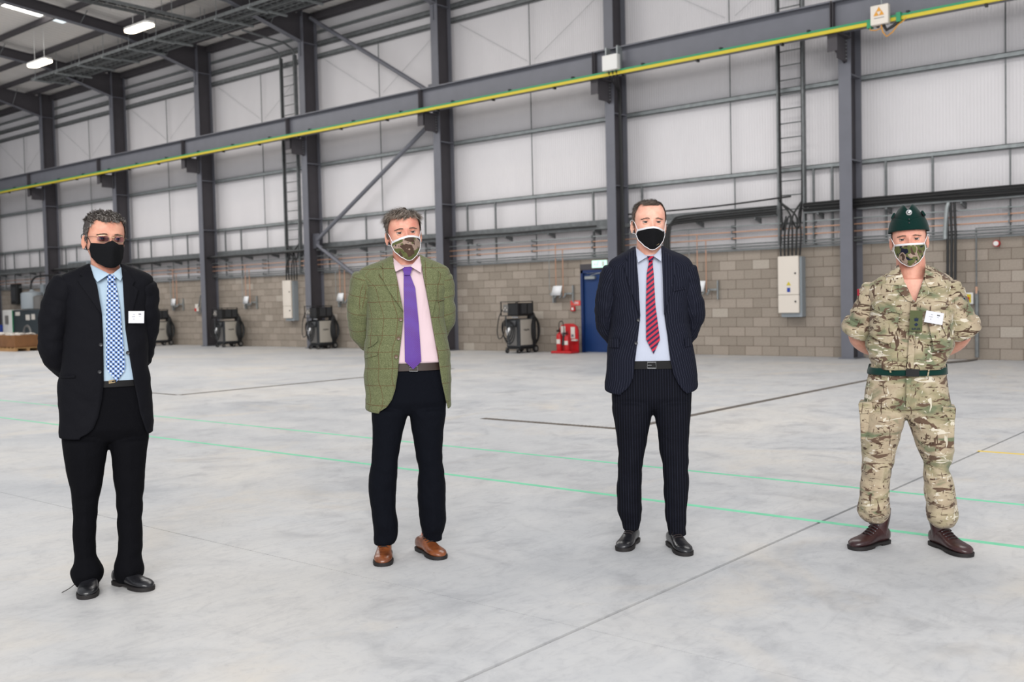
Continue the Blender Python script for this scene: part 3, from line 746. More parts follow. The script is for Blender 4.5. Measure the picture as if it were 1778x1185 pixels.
lamp(-21.6, 15.95, 9.44, 'glowing strip lamp hanging out of frame above the green jacket man')
lamp(-16.0, 15.95, 9.44, 'glowing strip lamp hanging out of frame above the pinstriped man')

# ------------------------------------------------------------------ welding machines
def welder(dx, label, hoses=True):
    x, y = -16.3 + dx, 19.45
    w = thing('welding_machine', label, 'welding machine', (x, y + .3, 0))
    # body 0.42 wide, front at y, back y+.5
    MB().cbox((x, y + .27, .50), (.44, .52, .72), bev=.02).build('body', MT['dgrey'], w)
    MB().cbox((x + .222, y + .27, .52), (.012, .46, .64), bev=.004).build('side_panel', MT['beige'], w, label='beige side panel')
    MB().cbox((x - .02, y - .0, .44), (.30, .03, .50), bev=.01).build('front_panel', MT['mgrey'], w)
    MB().cbox((x - .02, y - .02, .74), (.32, .08, .16), rx=R(-20), bev=.01).build('control_panel', MT['dgrey'], w)
    m = MB(); yy = y + .16; q = []
    for k in range(25): q.append((x + .231, yy + k * .009, .58 + .018 * math.sin(k * 1.35) + (.02 if k in (16, 17) else 0) - (.02 if k == 12 else 0)))
    m.tube(q, .006, 5); m.build('logo', MT['blackp'], w)
    m = MB()
    m.box(x - .24, x + .24, y + .0, y + .62, .10, .14); m.build('trolley_base', MT['black'], w)
    for (wx, wy, r) in ((x - .19, y - .0, .055), (x + .17, y - .0, .055), (x - .24, y + .6, .095), (x + .24, y + .6, .095), (x + .2, y + .36, .07)):
        m = MB(); m.cyl((wx - .022, wy, r), (wx + .022, wy, r), r, 16); o = m.build('wheel', MT['black'], w)
        m = MB(); m.cyl((wx - .026, wy, r), (wx + .026, wy, r), r * .5, 12); m.build('hub', MT['mgrey'], o)
        m = MB(); m.box(wx - .012, wx + .012, wy - .02, wy + .02, r, max(.12, r + .03)); m.build('fork', MT['mgrey'], o)
    # wire feeder on top
    MB().cbox((x + .07, y + .22, 1.10), (.34, .56, .30), bev=.01).build('wire_feeder', MT['black'], w)
    m = MB(); m.box(x - .30, x + .26, y - .10, y + .52, 1.28, 1.30)
    for xx in (x - .29, x + .25):
        for yy in (y - .09, y + .5): m.box(xx - .01, xx + .01, yy - .01, yy + .01, .94, 1.28)
    m.box(x - .30, x + .26, y - .1, y + .52, .93, .95); m.build('feeder_frame', MT['black'], w)
    m = MB()
    for k in range(2): m.box(x + .245, x + .25, y + .05 + .26 * k, y + .27 + .26 * k, .99, 1.25)
    m.build('feeder_door', MT['dgrey'], w)
    MB().cbox((x - .16, y - .04, 1.12), (.16, .05, .2), bev=.01).build('feeder_face', MT['mgrey'], w)
    m = MB(); 
    for k in range(3): m.cyl((x - .2 + .05 * k, y - .07, 1.09 + .05 * (k % 2)), (x - .2 + .05 * k, y - .1, 1.09 + .05 * (k % 2)), .016, 8)
    m.build('dial', MT['wlight'], w)
    m = MB()
    for k in range(4): m.cyl((x + .03 + .05 * k, y + .02, .90), (x + .03 + .05 * k, y - .03, .90), .018, 8)
    m.build('socket', MT['chrome'], w)
    # hoses
    rr_ = random.Random(int(-dx * 10) + 3)
    for k in range(3):
        cx, cz, r = x - .12 + .05 * k, .60 - .04 * k, .22 + .02 * k
        m = MB(); m.tube([(cx + r * .75 * math.cos(a), y - .08 - .02 * k + .02 * math.sin(2 * a), cz + r * 1.1 * math.sin(a)) for a in np.linspace(0, 2 * PI, 22)[:-1]], .013, 6, closed=True); m.build('hose', MT['black'], w)
    m = MB(); m.tube(catmull([(x - .22, y - .1, 1.1), (x - .34, y - .12, .9), (x - .42, y - .1, .55), (x - .36, y - .1, .36), (x - .22, y - .08, .5), (x - .18, y - .06, .9)], 6), .012, 6); m.build('hose', MT['black'], w)
    m = MB(); m.tube(catmull([(x - .12, y - .12, .95), (x - .06, y - .15, .7), (x - .04, y - .13, .42), (x - .0, y - .12, .25)], 5), [.016] * 5 + [.022] * 11, 8); m.build('torch', MT['dgrey'], w)
    m = MB(); m.add([(x - .10, y - .15, .58), (x + .02, y - .15, .66), (x + .05, y - .16, .60), (x - .02, y - .16, .52), (x - .05, y - .16, .44)], [(0, 1, 2, 3, 4)]); o = m.build('paper_tag', MT['paper'], w)
    o.modifiers.new('s', 'SOLIDIFY').thickness = .004
    # gas bottle and hose coil behind
    MB().lathe([(.10, 0), (.11, .02), (.11, .78), (.08, .87), (.03, .92), (.03, .98)], (x + .10, y + .63, .12), 18).build('gas_bottle', MT['dgrey'], w)
    for k in range(6):
        a0 = .015 * k
        m = MB(); m.tube([(x + .25 + .012 * (k % 2), y + .58 + .13 * math.cos(a) + a0 * .5, .56 + (.33 - a0) * math.sin(a)) for a in np.linspace(0, 2 * PI, 20)[:-1]], .02, 6, closed=True); m.build('hose_coil', MT['black'], w)
welder(0, 'welding machine on trolley left of the fire extinguishers')
welder(-7.75, 'welding machine on trolley by the braced column, left of green jacket')
welder(-12.55, 'welding machine on trolley midway between dark suit and green jacket')
welder(-16.75, 'welding machine on trolley partly hidden by the dark suited man')
# hanging torch and tag by the mid left column
h = thing('hanging_gun', 'small tool with red and white tag hanging on wall beside mid left column', 'tool', (-31.2, 20.2, 1.1))
MB().tube(catmull([(-31.2, 20.28, 1.75), (-31.15, 20.2, 1.5), (-31.3, 20.2, 1.2), (-31.1, 20.2, 1.15), (-31.1, 20.25, 1.6)], 5), .02, 6).build('hose', MT['galvd'], h)
MB().box(-31.4, -31.2, 20.18, 20.2, 1.2, 1.45).build('tag', MT['wlight'], h); MB().box(-31.42, -31.32, 20.17, 20.179, 1.2, 1.3).build('red_tag', MT['red'], h)

# ------------------------------------------------------------------ compressor, pallets, cartons at far left
c = thing('air_compressor', 'dark panelled air compressor cabinet at far left by the wall', 'compressor', (-41.9, 19.2, 0))
MB().cbox((-41.0, 19.24, .75), (2.9, .9, 1.3), bev=.03).build('cabinet', MT['compr'], c)
MB().cbox((-42.9, 19.23, .75), (.95, .92, 1.32), bev=.03).build('end_panel', MT['white'], c, label='white end panel')
MB().box(-43.1, -42.8, 18.75, 18.757, .82, 1.18).build('control_screen', MT['mgrey'], c); MB().box(-42.46, -42.40, 18.76, 18.78, .1, 1.4).build('green_edge', MT['green'], c)
m = MB(); m.box(-42.2, -41.8, 18.785, 18.798, 1.17, 1.32); m.box(-41.3, -40.95, 18.785, 18.798, .98, 1.2); m.box(-40.8, -40.5, 18.785, 18.798, 1.0, 1.22); m.build('label', MT['wlight'], c)
m = MB(); m.tube([(-41.2 + .3 * math.cos(a), 18.79, .45 + .3 * math.sin(a)) for a in np.linspace(0, PI, 12)], .05, 6); m.build('vent', MT['mgrey'], c)
MB().box(-44.0, -39.5, 18.8, 19.8, 0, .1).build('plinth', MT['black'], c)
c = thing('air_receiver', 'pale grey cylindrical air tank standing above the compressor', 'tank', (-42, 20.0, 1.3))
MB().lathe([(.3, 0), (.42, .03), (.42, .62), (.38, .68), (.1, .74), (.06, .8)], (-41.35, 19.1, 1.41), 24).build('tank_body', MT['greybox'], c)
MB().lathe([(.2, 0), (.22, .02), (.22, .5), (.1, .56)], (-40.75, 19.1, 1.41), 18).build('filter_housing', MT['mgrey'], c)
MB().tube(catmull([(-41.45, 19.1, 2.15), (-41.45, 19.15, 2.5), (-41.1, 19.2, 2.72), (-40.3, 19.4, 2.75), (-39.5, 19.9, 2.7)], 6), .04, 8).build('hose', MT['black'], c)
c = thing('cable_trunking', 'vertical pale trunking beside the air tank', 'trunking', (-42.4, 20.2, 1.3)); MB().box(-42.75, -42.45, 20.1, 20.3, 1.3, 2.45).build('trunk', MT['greybox'], c)
c = thing('wall_speaker', 'small black box on the wall at the left edge', 'box', (-45, 20.2, 1.9)); MB().cbox((-45.2, 20.2, 2.1), (.6, .25, .9), bev=.03).build('housing', MT['black'], c); MB().box(-45.4, -45.0, 20.06, 20.075, 1.8, 2.4).build('grille', MT['dgrey'], c)
c = thing('blue_drum', 'small blue container on the floor at the left edge', 'container', (-44.9, 19.3, 0)); MB().lathe([(.28, 0), (.3, .03), (.3, .7), (.25, .75)], (-44.6, 19.2, 0), 16).build('body', MT['bluebin'], c); MB().lathe([(.26, 0), (.26, .04)], (-44.6, 19.2, .75), 16).build('lid', MT['bluebin'], c)
def pallet(x, y, label, clabel):
    p = thing('pallet', label, 'pallet', (x, y, 0))
    for k in range(3): MB().box(x - .6, x + .6, y - .5 + .4 * k, y - .4 + .4 * k, 0, .10).build('runner', MT['wood'], p)
    for k in range(5): MB().box(x - .6 + .28 * k - .0, x - .6 + .28 * k + .09, y - .5, y + .4, .10, .13).build('deck_board', MT['wood'], p)
    c = thing('carton', clabel, 'box', (x, y, .13))
    MB().cbox((x, y - .05, .34), (1.16, .86, .40), bev=.01).build('carton_body', MT['card'], c)
    m = MB(); rr_ = random.Random(int(x * 7))
    for k in range(16):
        m.cbox((x + rr_.uniform(-.5, .5), y - .05 + rr_.uniform(-.38, .38), .56 + rr_.uniform(0, .02)), (rr_.uniform(.1, .25), rr_.uniform(.1, .2), .04), rz=rr_.uniform(0, 3), rx=rr_.uniform(-.3, .3))
    tag(m.build('contents', MT['wlight'], c), kind='stuff')
pallet(-34.9, 15.7, 'wooden pallet nearest the dark suited man', 'open brown carton on the pallet nearest the dark suited man')
pallet(-36.2, 15.72, 'wooden pallet in the middle at the left edge', 'open brown carton with white contents at the left edge')
pallet(-37.5, 15.74, 'wooden pallet beyond the left edge', 'open brown carton beyond the left edge')
# ------------------------------------------------------------------ people
def cloth(name, rgb, rough=0.85, wr=0.25, sc=14, sheen=0.15, extra=None, stretch=(1, 1, .6), spec=.2):
    t = NT(name); col = lin(rgb)
    if extra: col = extra(t, col)
    v = t.coord('Object', stretch)
    a = t.noise(v, sc, 4, 0.55, 0.6)
    t.bump(a, wr, 0.02)
    return t.fin(col, rough, 0, spec, sheen)
def tweed(t, base):
    uv = t.n('ShaderNodeUVMap'); xyz = t.sep(uv.outputs[0])
    n = t.noise(t.coord('Object'), 260, 2, 0.8)
    col = t.ramp(n, [(0.3, lin((74, 79, 50))), (0.5, lin((99, 103, 73))), (0.72, lin((126, 130, 94)))])
    def line(s, per, off, w):
        f = t.math('FRACT', t.math('ADD', t.math('DIVIDE', s, per), off)); return t.math('LESS_THAN', f, w)
    a = t.math('MAXIMUM', line(xyz[0], .072, .1, .04), line(xyz[1], .085, .4, .034))
    b = t.math('MAXIMUM', line(xyz[0], .072, .6, .025), line(xyz[1], .085, .9, .02))
    col = t.mix(t.math('MULTIPLY', a, .75), col, lin((84, 52, 34)))
    return t.mix(t.math('MULTIPLY', b, .35), col, lin((70, 78, 50)))
def pin(rgbs, per=.0135, w=.13, amt=.55, objx=False):
    def f(t, base):
        if objx: s = t.sep(t.coord('Object'))[0]
        else: s = t.sep(t.n('ShaderNodeUVMap').outputs[0])[0]
        q = t.math('LESS_THAN', t.math('FRACT', t.math('DIVIDE', s, per)), w)
        return t.mix(t.math('MULTIPLY', q, amt), base, lin(rgbs))
    return f
def tie_check(t, base):
    v = t.coord('Object', (1, 1, 1), (0, R(42), 0)); xyz = t.sep(v)
    a = t.math('FRACT', t.math('DIVIDE', xyz[0], .0155)); b = t.math('FRACT', t.math('DIVIDE', xyz[2], .0155))
    A = t.math('LESS_THAN', a, .5); B = t.math('LESS_THAN', b, .5)
    c = t.mix(A, lin((206, 213, 226)), lin((100, 130, 182)))
    d = t.mix(A, lin((116, 148, 200)), lin((20, 28, 60)))
    return t.mix(B, c, d)
def tie_stripe(t, base):
    v = t.coord('Object', (1, 1, 1), (0, R(38), 0)); xyz = t.sep(v)
    a = t.math('LESS_THAN', t.math('FRACT', t.math('DIVIDE', xyz[2], .021)), .48)
    return t.mix(a, lin((178, 34, 60)), lin((30, 28, 66)))
def tie_dots(t, base):
    v = t.coord('Object', (1, 1, 1), (0, R(45), 0)); vo = t.n('ShaderNodeTexVoronoi'); vo.inputs['Scale'].default_value = 130; vo.inputs['Randomness'].default_value = 0.1
    t.l(v, vo.inputs['Vector'])
    return t.ramp(vo.outputs['Distance'], [(0.25, lin((88, 48, 120))), (0.45, lin((90, 58, 140)))])
def camo(t, base):
    v = t.coord('Object', (1, 1, 2.0)); v2 = t.coord('Object', (1, 1, 2.6), (0, R(10), 0), (3, 1, 7)); v3 = t.coord('Object', (1, 1, 3.4), (0, R(-14), 0), (9, 4, 2))
    a = t.noise(v, 5, 3, 0.5, 0.5)
    col = t.ramp(a, [(0.34, lin((112, 118, 92))), (0.43, lin((152, 142, 113))), (0.50, lin((176, 162, 137))), (0.60, lin((164, 147, 124))), (0.68, lin((106, 114, 88)))])
    b = t.noise(v2, 9, 3, 0.55, 1.0)
    col = t.mix(t.ramp(b, [(0.575, (0, 0, 0)), (0.605, (1, 1, 1))]), col, lin((98, 78, 64)))
    c = t.noise(v3, 13, 3, 0.55, 1.4)
    col = t.mix(t.ramp(c, [(0.615, (0, 0, 0)), (0.635, (1, 1, 1))]), col, lin((74, 56, 44)))
    d = t.noise(v3, 13, 3, 0.5, 0.8)
    col = t.mix(t.ramp(d, [(0.35, (1, 1, 1)), (0.37, (0, 0, 0))]), col, lin((206, 197, 180)))
    e = t.noise(t.coord('Object', (3.2, 1.5, 1.0), (0, R(18), 0), (2, 5, 1)), 12, 2, 0.5, 1.2)
    col = t.mix(t.ramp(e, [(0.64, (0, 0, 0)), (0.66, (1, 1, 1))]), col, lin((84, 66, 54)))
    return t.mix(t.ramp(e, [(0.30, (1, 1, 1)), (0.32, (0, 0, 0))]), col, lin((204, 196, 178)))
def dpm(t, base):
    v = t.coord('Object', (1, 1, 1), (0, 0, 0), (.37, .2, 1.4)); v2 = t.coord('Object', (1, 1, 1.3), (0, R(30), 0), (4.4, 1, 2))
    a = t.noise(v, 17, 2, 0.4, 0.8); b = t.noise(v2, 20, 2, 0.4, 1.0)
    col = t.ramp(a, [(0.0, lin((92, 96, 58))), (0.50, lin((98, 100, 62))), (0.54, lin((160, 138, 124)))], 'CONSTANT')
    col = t.mix(t.ramp(b, [(0.56, (0, 0, 0)), (0.57, (1, 1, 1))]), col, lin((78, 60, 50)))
    return t.mix(t.ramp(b, [(0.36, (1, 1, 1)), (0.37, (0, 0, 0))]), col, lin((28, 30, 48)))
def skin_mat(name, rgb, red):
    t = NT(name); v = t.coord('Object')
    a = t.noise(v, 18, 3, 0.6); col = t.ramp(a, [(0.3, lin(red)), (0.6, lin(rgb))])
    t.bump(t.noise(v, 160, 3, 0.6), 0.12, 0.003)
    t.b.inputs['Subsurface Weight'].default_value = 0.12; t.b.inputs['Subsurface Radius'].default_value = (.012, .005, .003); t.b.inputs['Subsurface Scale'].default_value = 1.0
    return t.fin(col, 0.48, 0, 0.4)
def hair_mat(name, stops):
    t = NT(name); g = t.n('ShaderNodeNewGeometry'); n = t.noise(t.coord('Object', (1, 1, .6)), 75, 2, .6)
    n2 = t.math('MULTIPLY_ADD', t.math('SUBTRACT', n, .5), 2.2, .5)
    f = t.math('ADD', t.math('MULTIPLY', n2, .6), t.math('MULTIPLY', g.outputs['Random Per Island'], .4))
    col = t.ramp(f, [(p, lin(c)) for p, c in stops]); return t.fin(col, 0.55, 0, 0.3)
def leather(name, rgb, rgb2, rough):
    t = NT(name); v = t.coord('Object'); col = t.ramp(t.noise(v, 16, 4, 0.6), [(0.35, lin(rgb)), (0.7, lin(rgb2))])
    t.bump(t.noise(v, 60, 4, 0.6), 0.25, 0.004); return t.fin(col, rough, 0, 0.6)
PM = dict(greyp=MT['greyp'], blackp=MT['blackp'],
    skin1=skin_mat('skin_a', (214, 158, 134), (198, 132, 110)), skin2=skin_mat('skin_b', (216, 160, 138), (202, 130, 112)),
    skin3=skin_mat('skin_c', (230, 178, 156), (212, 150, 130)), skin4=skin_mat('skin_d', (220, 164, 142), (204, 138, 118)),
    iris=mk('iris_brown', (34, 22, 17), 0.5), irisb=mk('iris_blue', (60, 66, 90), 0.2), scl=mk('eye_white', (176, 160, 152), 0.4),
    brow=mk('eyebrow_hair', (98, 78, 66), 0.8), lash=mk('lash_line', (70, 48, 42), 0.8),
    suit1=cloth('black_suit_cloth', (15, 15, 20), .8, .5, 10, .0, spec=.12), trs1=cloth('black_trouser_cloth', (10, 10, 14), .9, .5, 10, .0, spec=.1),
    tweed=cloth('green_tweed', (112, 121, 78), .95, .45, 9, .1, tweed), trs2=cloth('navy_cotton', (11, 13, 20), .9, .6, 12, .0, spec=.1),
    suit3=cloth('navy_pinstripe_cloth', (21, 23, 34), .85, .5, 9, .0, pin((84, 86, 104), w=.10, amt=.38), spec=.12), trs3=cloth('navy_pinstripe_trouser_cloth', (15, 16, 23), .88, .5, 10, .0, pin((70, 72, 90), objx=True, w=.1, amt=.3), spec=.1),
    sh1=cloth('pale_blue_shirt', (170, 190, 206), .8, .25, 12, 0), sh2=cloth('pale_pink_shirt', (212, 188, 193), .8, .25, 12, 0), sh3=cloth('pale_grey_blue_shirt', (182, 187, 202), .8, .25, 12, 0),
    camo=cloth('multi_terrain_camouflage', (170, 156, 120), .9, .5, 16, .1, camo), dpm=cloth('woodland_camouflage', (90, 90, 60), .9, .1, 30, 0, dpm),
    tie1=cloth('blue_check_silk', (0, 0, 0), .5, .08, 20, 0, tie_check), tie2=cloth('purple_silk', (0, 0, 0), .5, .1, 20, 0, tie_dots), tie3=cloth('red_navy_striped_silk', (0, 0, 0), .5, .08, 20, 0, tie_stripe),
    mask=cloth('black_mask_cloth', (22, 22, 24), .95, .15, 30, 0, spec=.1), trim=mk('white_trim', (232, 230, 232), .8), maskb=mk('black_elastic', (18, 18, 20), .8),
    belt=mk('black_belt_leather', (14, 13, 14), .6, spec=.25), beltb=mk('brown_belt_leather', (48, 34, 28), .5), beltg=cloth('green_stable_belt', (12, 48, 42), .85, .1, spec=.1),
    buckle=mk('steel_buckle', (205, 205, 205), .25, 1.0), gold=mk('pale_gold', (214, 190, 150), .3, .8),
    shoeb=leather('black_shoe_leather', (22, 22, 25), (36, 36, 40), .28), shoebr=leather('brown_brogue_leather', (96, 50, 26), (146, 82, 44), .28), boot=leather('oxblood_boot_leather', (46, 24, 26), (66, 38, 38), .32),
    sole=mk('dark_sole', (26, 22, 22), .7), lace=mk('dark_lace', (40, 30, 30), .7), btnb=mk('black_button', (26, 26, 30), .4), btnbr=mk('horn_button', (92, 70, 50), .35),
    cap=cloth('rifle_green_cap_cloth', (12, 40, 36), .95, .1, 40, .1, spec=.1), badge=mk('badge_card', (206, 206, 212), .35), olive=mk('olive_rank_slide', (78, 84, 52), .9), navyp=mk('navy_embroidery', (20, 34, 58), .9),
    lens=None)
t = NT('spectacle_lens'); t.b.inputs['Transmission Weight'].default_value = 1; t.b.inputs['IOR'].default_value = 1.02; t.fin(lin((226, 222, 240)), 0.02); t.b.inputs['Base Color'].default_value = lin((196, 180, 232)); PM['lens'] = t.m
rngp = random.Random(11)

class Man:
    def __init__(s, foot, label, H):
        g = onZ(*foot); s.o = Vector((g[0], g[1], 0)); d = Vector((g[0], g[1], 0)).normalized()
        s.fw = d; s.rt = Vector((d.y, -d.x, 0)); s.H = H
        s.root = thing('person', label, 'person', tuple(s.o), math.atan2(d.y, d.x) - PI / 2)
        ORG[s.root.name] = (0, 0, 0); s.rng = random.Random(int(foot[0]))
    def L(s, px, py, d=0.0):
        """photograph pixel -> local (x, z) on the upright plane d metres in front of the man's axis"""
        q = s.o - s.fw * d; r = Vector(ray(px, py)); c = Vector((0, 0, CAMZ)); t = (q - c).dot(s.fw) / r.dot(s.fw)
        p = c + r * t - s.o; return p.dot(s.rt), p.z
    def P(s, px, py, d): x, z = s.L(px, py, d); return (x, -d, z)
    def G(s, px, py):
        g = onZ(px, py); p = Vector((g[0], g[1], 0)) - s.o; return p.dot(s.rt), p.dot(s.fw)
    def tab(s, t, d=0.0):
        out = []
        for y, a, b in t:
            xa, za = s.L(a, y, d); xb, zb = s.L(b, y, d); out.append(((za + zb) / 2, xa, xb))
        return sorted(out)
    def sub(s, mb, name, mat, parent=None, **k):
        o = mb.build(name, mat, parent or s.root, **k); ORG[o.name] = (0, 0, 0); return o

def set_feet(man, specs):
    """specs: (toe pixel, yaw, length); remembers the ankles"""
    man.feet = specs; man.ank = []
    for toe, yaw, L in specs:
        tx, ty = man.G(*toe); man.ank.append((tx - math.sin(R(yaw)) * L * .76, ty + math.cos(R(yaw)) * L * .76))
    return [a[1] for a in man.ank]
def smooth(a, n=2):
    a = np.array(a, float)
    for _ in range(n):
        b = a.copy(); b[1:-1] = .25 * a[:-2] + .5 * a[1:-1] + .25 * a[2:]; a = b
    return a
class Torso:
    """stack of superelliptic slices"""
    def __init__(s, tab, depth, H, n=2.5, dz=.011, shrink=0.0, dshrink=0.0, yoff=0):
        z0, z1 = tab[0][0], tab[-1][0]; N = max(4, int((z1 - z0) / dz)); s.z = np.linspace(z0, z1, N)
        T = np.array(tab); s.n = n
        xl = smooth(np.interp(s.z, T[:, 0], T[:, 1]), 3); xr = smooth(np.interp(s.z, T[:, 0], T[:, 2]), 3)
        s.cx = (xl + xr) / 2; s.rx = (xr - xl) / 2 - shrink
        D = np.array(sorted(depth)); q = s.z / H
        s.rf = smooth(np.interp(q, D[:, 0], D[:, 1]), 3) - dshrink; s.rb = smooth(np.interp(q, D[:, 0], D[:, 2]), 3) - dshrink
        s.cy = np.interp(q, D[:, 0], D[:, 3]) + yoff
    def at(s, z):
        return [float(np.interp(z, s.z, a)) for a in (s.cx, s.rx, s.rf, s.rb, s.cy)]
    def yf(s, x, z):
        cx, rx, rf, rb, cy = s.at(z); u = min(.999, abs(x - cx) / max(rx, 1e-4)); return cy - rf * (1 - u ** s.n) ** (1 / s.n)
    def pt(s, i, t, off=0):
        e = 2 / s.n; sn, cs = math.sin(t), math.cos(t); rx = s.rx[i] + off; ry = (s.rf[i] if cs > 0 else s.rb[i]) + off
        return [s.cx[i] + rx * math.copysign(abs(sn) ** e, sn), s.cy[i] - ry * math.copysign(abs(cs) ** e, cs), s.z[i]]
    def shell(s, za=None, zb=None, opening=None, seg=64, off=0, post=None, wr=0.0, seed=0, cap=False):
        rows, uvs = [], []; idx = [i for i in range(len(s.z)) if (za is None or s.z[i] >= za) and (zb is None or s.z[i] <= zb)]
        for i in idx:
            z = s.z[i]
            if opening:
                xl = float(np.interp(z, opening[0], opening[1])); xr = float(np.interp(z, opening[0], opening[2])); rx = s.rx[i] + off
                def ang(x):
                    u = max(-.985, min(.985, (x - s.cx[i]) / rx)); return math.copysign(math.asin(abs(u) ** (s.n / 2)), u)
                t0, t1 = ang(xr), 2 * PI + ang(xl)
                ts = [t0 + (t1 - t0) * k / seg for k in range(seg + 1)]
            else: ts = [2 * PI * k / seg for k in range(seg)]
            row = [s.pt(i, t, off) for t in ts]
            for k, p in enumerate(row):
                if wr:
                    q = Vector((p[0] * 6 + seed, p[1] * 6, p[2] * 9)); w = noise.noise(q) * wr + noise.noise(q * 2.3) * wr * .45 - abs(noise.noise(Vector((p[0] * 5 + p[2] * 4 + seed, p[1] * 6, p[2] * 10 - abs(p[0]) * 8)))) * wr * .9 + wr * .2
                    e = 1.0 if not opening else min(1, min(k, len(row) - 1 - k) / 4)
                    r = Vector((p[0] - s.cx[i], p[1] - s.cy[i], 0)).normalized(); p[0] += r.x * w * e; p[1] += r.y * w * e
                if post: p[:] = post(p)
            L = 0; ul = []
            for k in range(len(row)):
                if k: L += math.hypot(row[k][0] - row[k - 1][0], row[k][1] - row[k - 1][1])
                ul.append(L)
            mid = ul[len(ul) // 2]; uvs.append([(u - mid, z) for u in ul]); rows.append([tuple(p) for p in row])
        m = MB(); m.grid(rows, not opening, cap, cap, uvs if opening else None); return m

def resample(pts, n=5): return catmull(pts, n)
def limb(mb, pts, seg=20, n=5, flat=1.0, wr=0.0, seed=0, dome=False, cap=True, squash=None):
    """pts (x,y,z,r): smooth tapering tube, optional domed start; uv in metres"""
    P = catmull(pts, n); V = [Vector(p[:3]) for p in P]; Rr = [max(.002, p[3]) for p in P]
    if dome:
        t = (V[1] - V[0]).normalized(); r0 = Rr[0]; pre, pr_ = [], []
        for h_, q_ in ((.46, .30), (.43, .62), (.35, .86), (.19, .98)): pre.append(V[0] - t * r0 * h_); pr_.append(r0 * q_)
        V = pre + V; Rr = pr_ + Rr
    rows, uvs, up, L = [], [], None, 0
    for i in range(len(V)):
        t = (V[min(i + 1, len(V) - 1)] - V[max(i - 1, 0)]).normalized()
        if up is None: up = Vector((0, -1, 0)); up = (up - t * up.dot(t)).normalized()
        else: up = (up - t * up.dot(t)).normalized()
        sd = t.cross(up); row, uv = [], []
        if i: L += (V[i] - V[i - 1]).length
        for k in range(seg):
            a = 2 * PI * k / seg; d = up * math.cos(a) * flat + sd * math.sin(a); r = Rr[i]
            if wr:
                q = V[i] + d * r; f = noise.noise(Vector((q.x * 7 + seed, q.y * 7, q.z * 16 + seed))); g = noise.noise(Vector((q.x * 20, q.y * 20 + seed, q.z * 30)))
                h = abs(noise.noise(Vector((q.x * 9 + seed, q.y * 9, q.z * 22 + q.x * 12)))); r += (f + .4 * g - .8 * h + .2) * wr * (0.25 if i < 7 else 1)
            row.append(tuple(V[i] + d * r)); uv.append((Rr[i] * (2 * PI * (k / seg - .5)), -L))
        rows.append(row); uvs.append(uv)
    mb.grid(rows, True, cap, cap, uvs); return rows

def patch(outline, surf, off=.004, th=.003, step=.012, uv=True):
    """flat outline in (x,z) laid on a surface y=surf(x,z), with thickness"""
    pts = []
    for i in range(len(outline)):
        a, b = outline[i], outline[(i + 1) % len(outline)]; n = max(1, int(math.hypot(b[0] - a[0], b[1] - a[1]) / step))
        pts += [(a[0] + (b[0] - a[0]) * k / n, a[1] + (b[1] - a[1]) * k / n) for k in range(n)]
    nb = len(pts); xs_ = [p[0] for p in pts]; zs_ = [p[1] for p in pts]
    def inside(x, z):
        c = False; j = nb - 1
        for i in range(nb):
            if (pts[i][1] > z) != (pts[j][1] > z) and x < (pts[j][0] - pts[i][0]) * (z - pts[i][1]) / (pts[j][1] - pts[i][1]) + pts[i][0]: c = not c
            j = i
        return c
    ip = []; x = min(xs_) + step / 2
    while x < max(xs_):
        z = min(zs_) + step / 2
        while z < max(zs_):
            if inside(x, z) and min((x - p[0]) ** 2 + (z - p[1]) ** 2 for p in pts) > (step * .5) ** 2: ip.append((x, z))
            z += step
        x += step
    vs, es, fs, *_ = delaunay_2d_cdt([Vector(p) for p in pts + ip], [(i, (i + 1) % nb) for i in range(nb)], [list(range(nb))], 1, 1e-5)
    m = MB(); nv = len(vs)
    top = [(v.x, surf(v.x, v.y) - off - th, v.y) for v in vs]; bot = [(v.x, surf(v.x, v.y) - off, v.y) for v in vs]
    cnt = {}
    for f in fs:
        for i in range(len(f)):
            e = (f[i], f[(i + 1) % len(f)]); cnt[e] = 1
    side = [(a, b, b + nv, a + nv) for (a, b) in cnt if (b, a) not in cnt]
    uvs = [(v.x, v.y) for v in vs] * 2
    m.add(top + bot, [tuple(f) for f in fs] + [tuple(i + nv for i in reversed(f)) for f in fs] + side, uvs); return m
def quad(c00, c10, c11, c01, bulge=.0, n=6, th=.003):
    c = [Vector(q) for q in (c00, c10, c11, c01)]; rows = []
    for i in range(n + 1):
        v = i / n; rows.append([tuple(c[0].lerp(c[1], u / n).lerp(c[3].lerp(c[2], u / n), v) + Vector((0, -bulge * math.sin(PI * u / n) * math.sin(PI * v) if 0 < i < n else 0, 0))) for u in range(n + 1)])
    back = [[(p[0], p[1] + th, p[2]) for p in r] for r in rows]
    m = MB(); m.grid(rows, False); m.grid(back, False)
    k = n + 1; o = k * k
    ring = list(range(n + 1)) + [r * k + n for r in range(1, k)] + [n * k + q for q in range(n - 1, -1, -1)] + [r * k for r in range(n - 1, 0, -1)]
    m.f += [(ring[i], ring[(i + 1) % len(ring)], ring[(i + 1) % len(ring)] + o, ring[i] + o) for i in range(len(ring))]
    return m

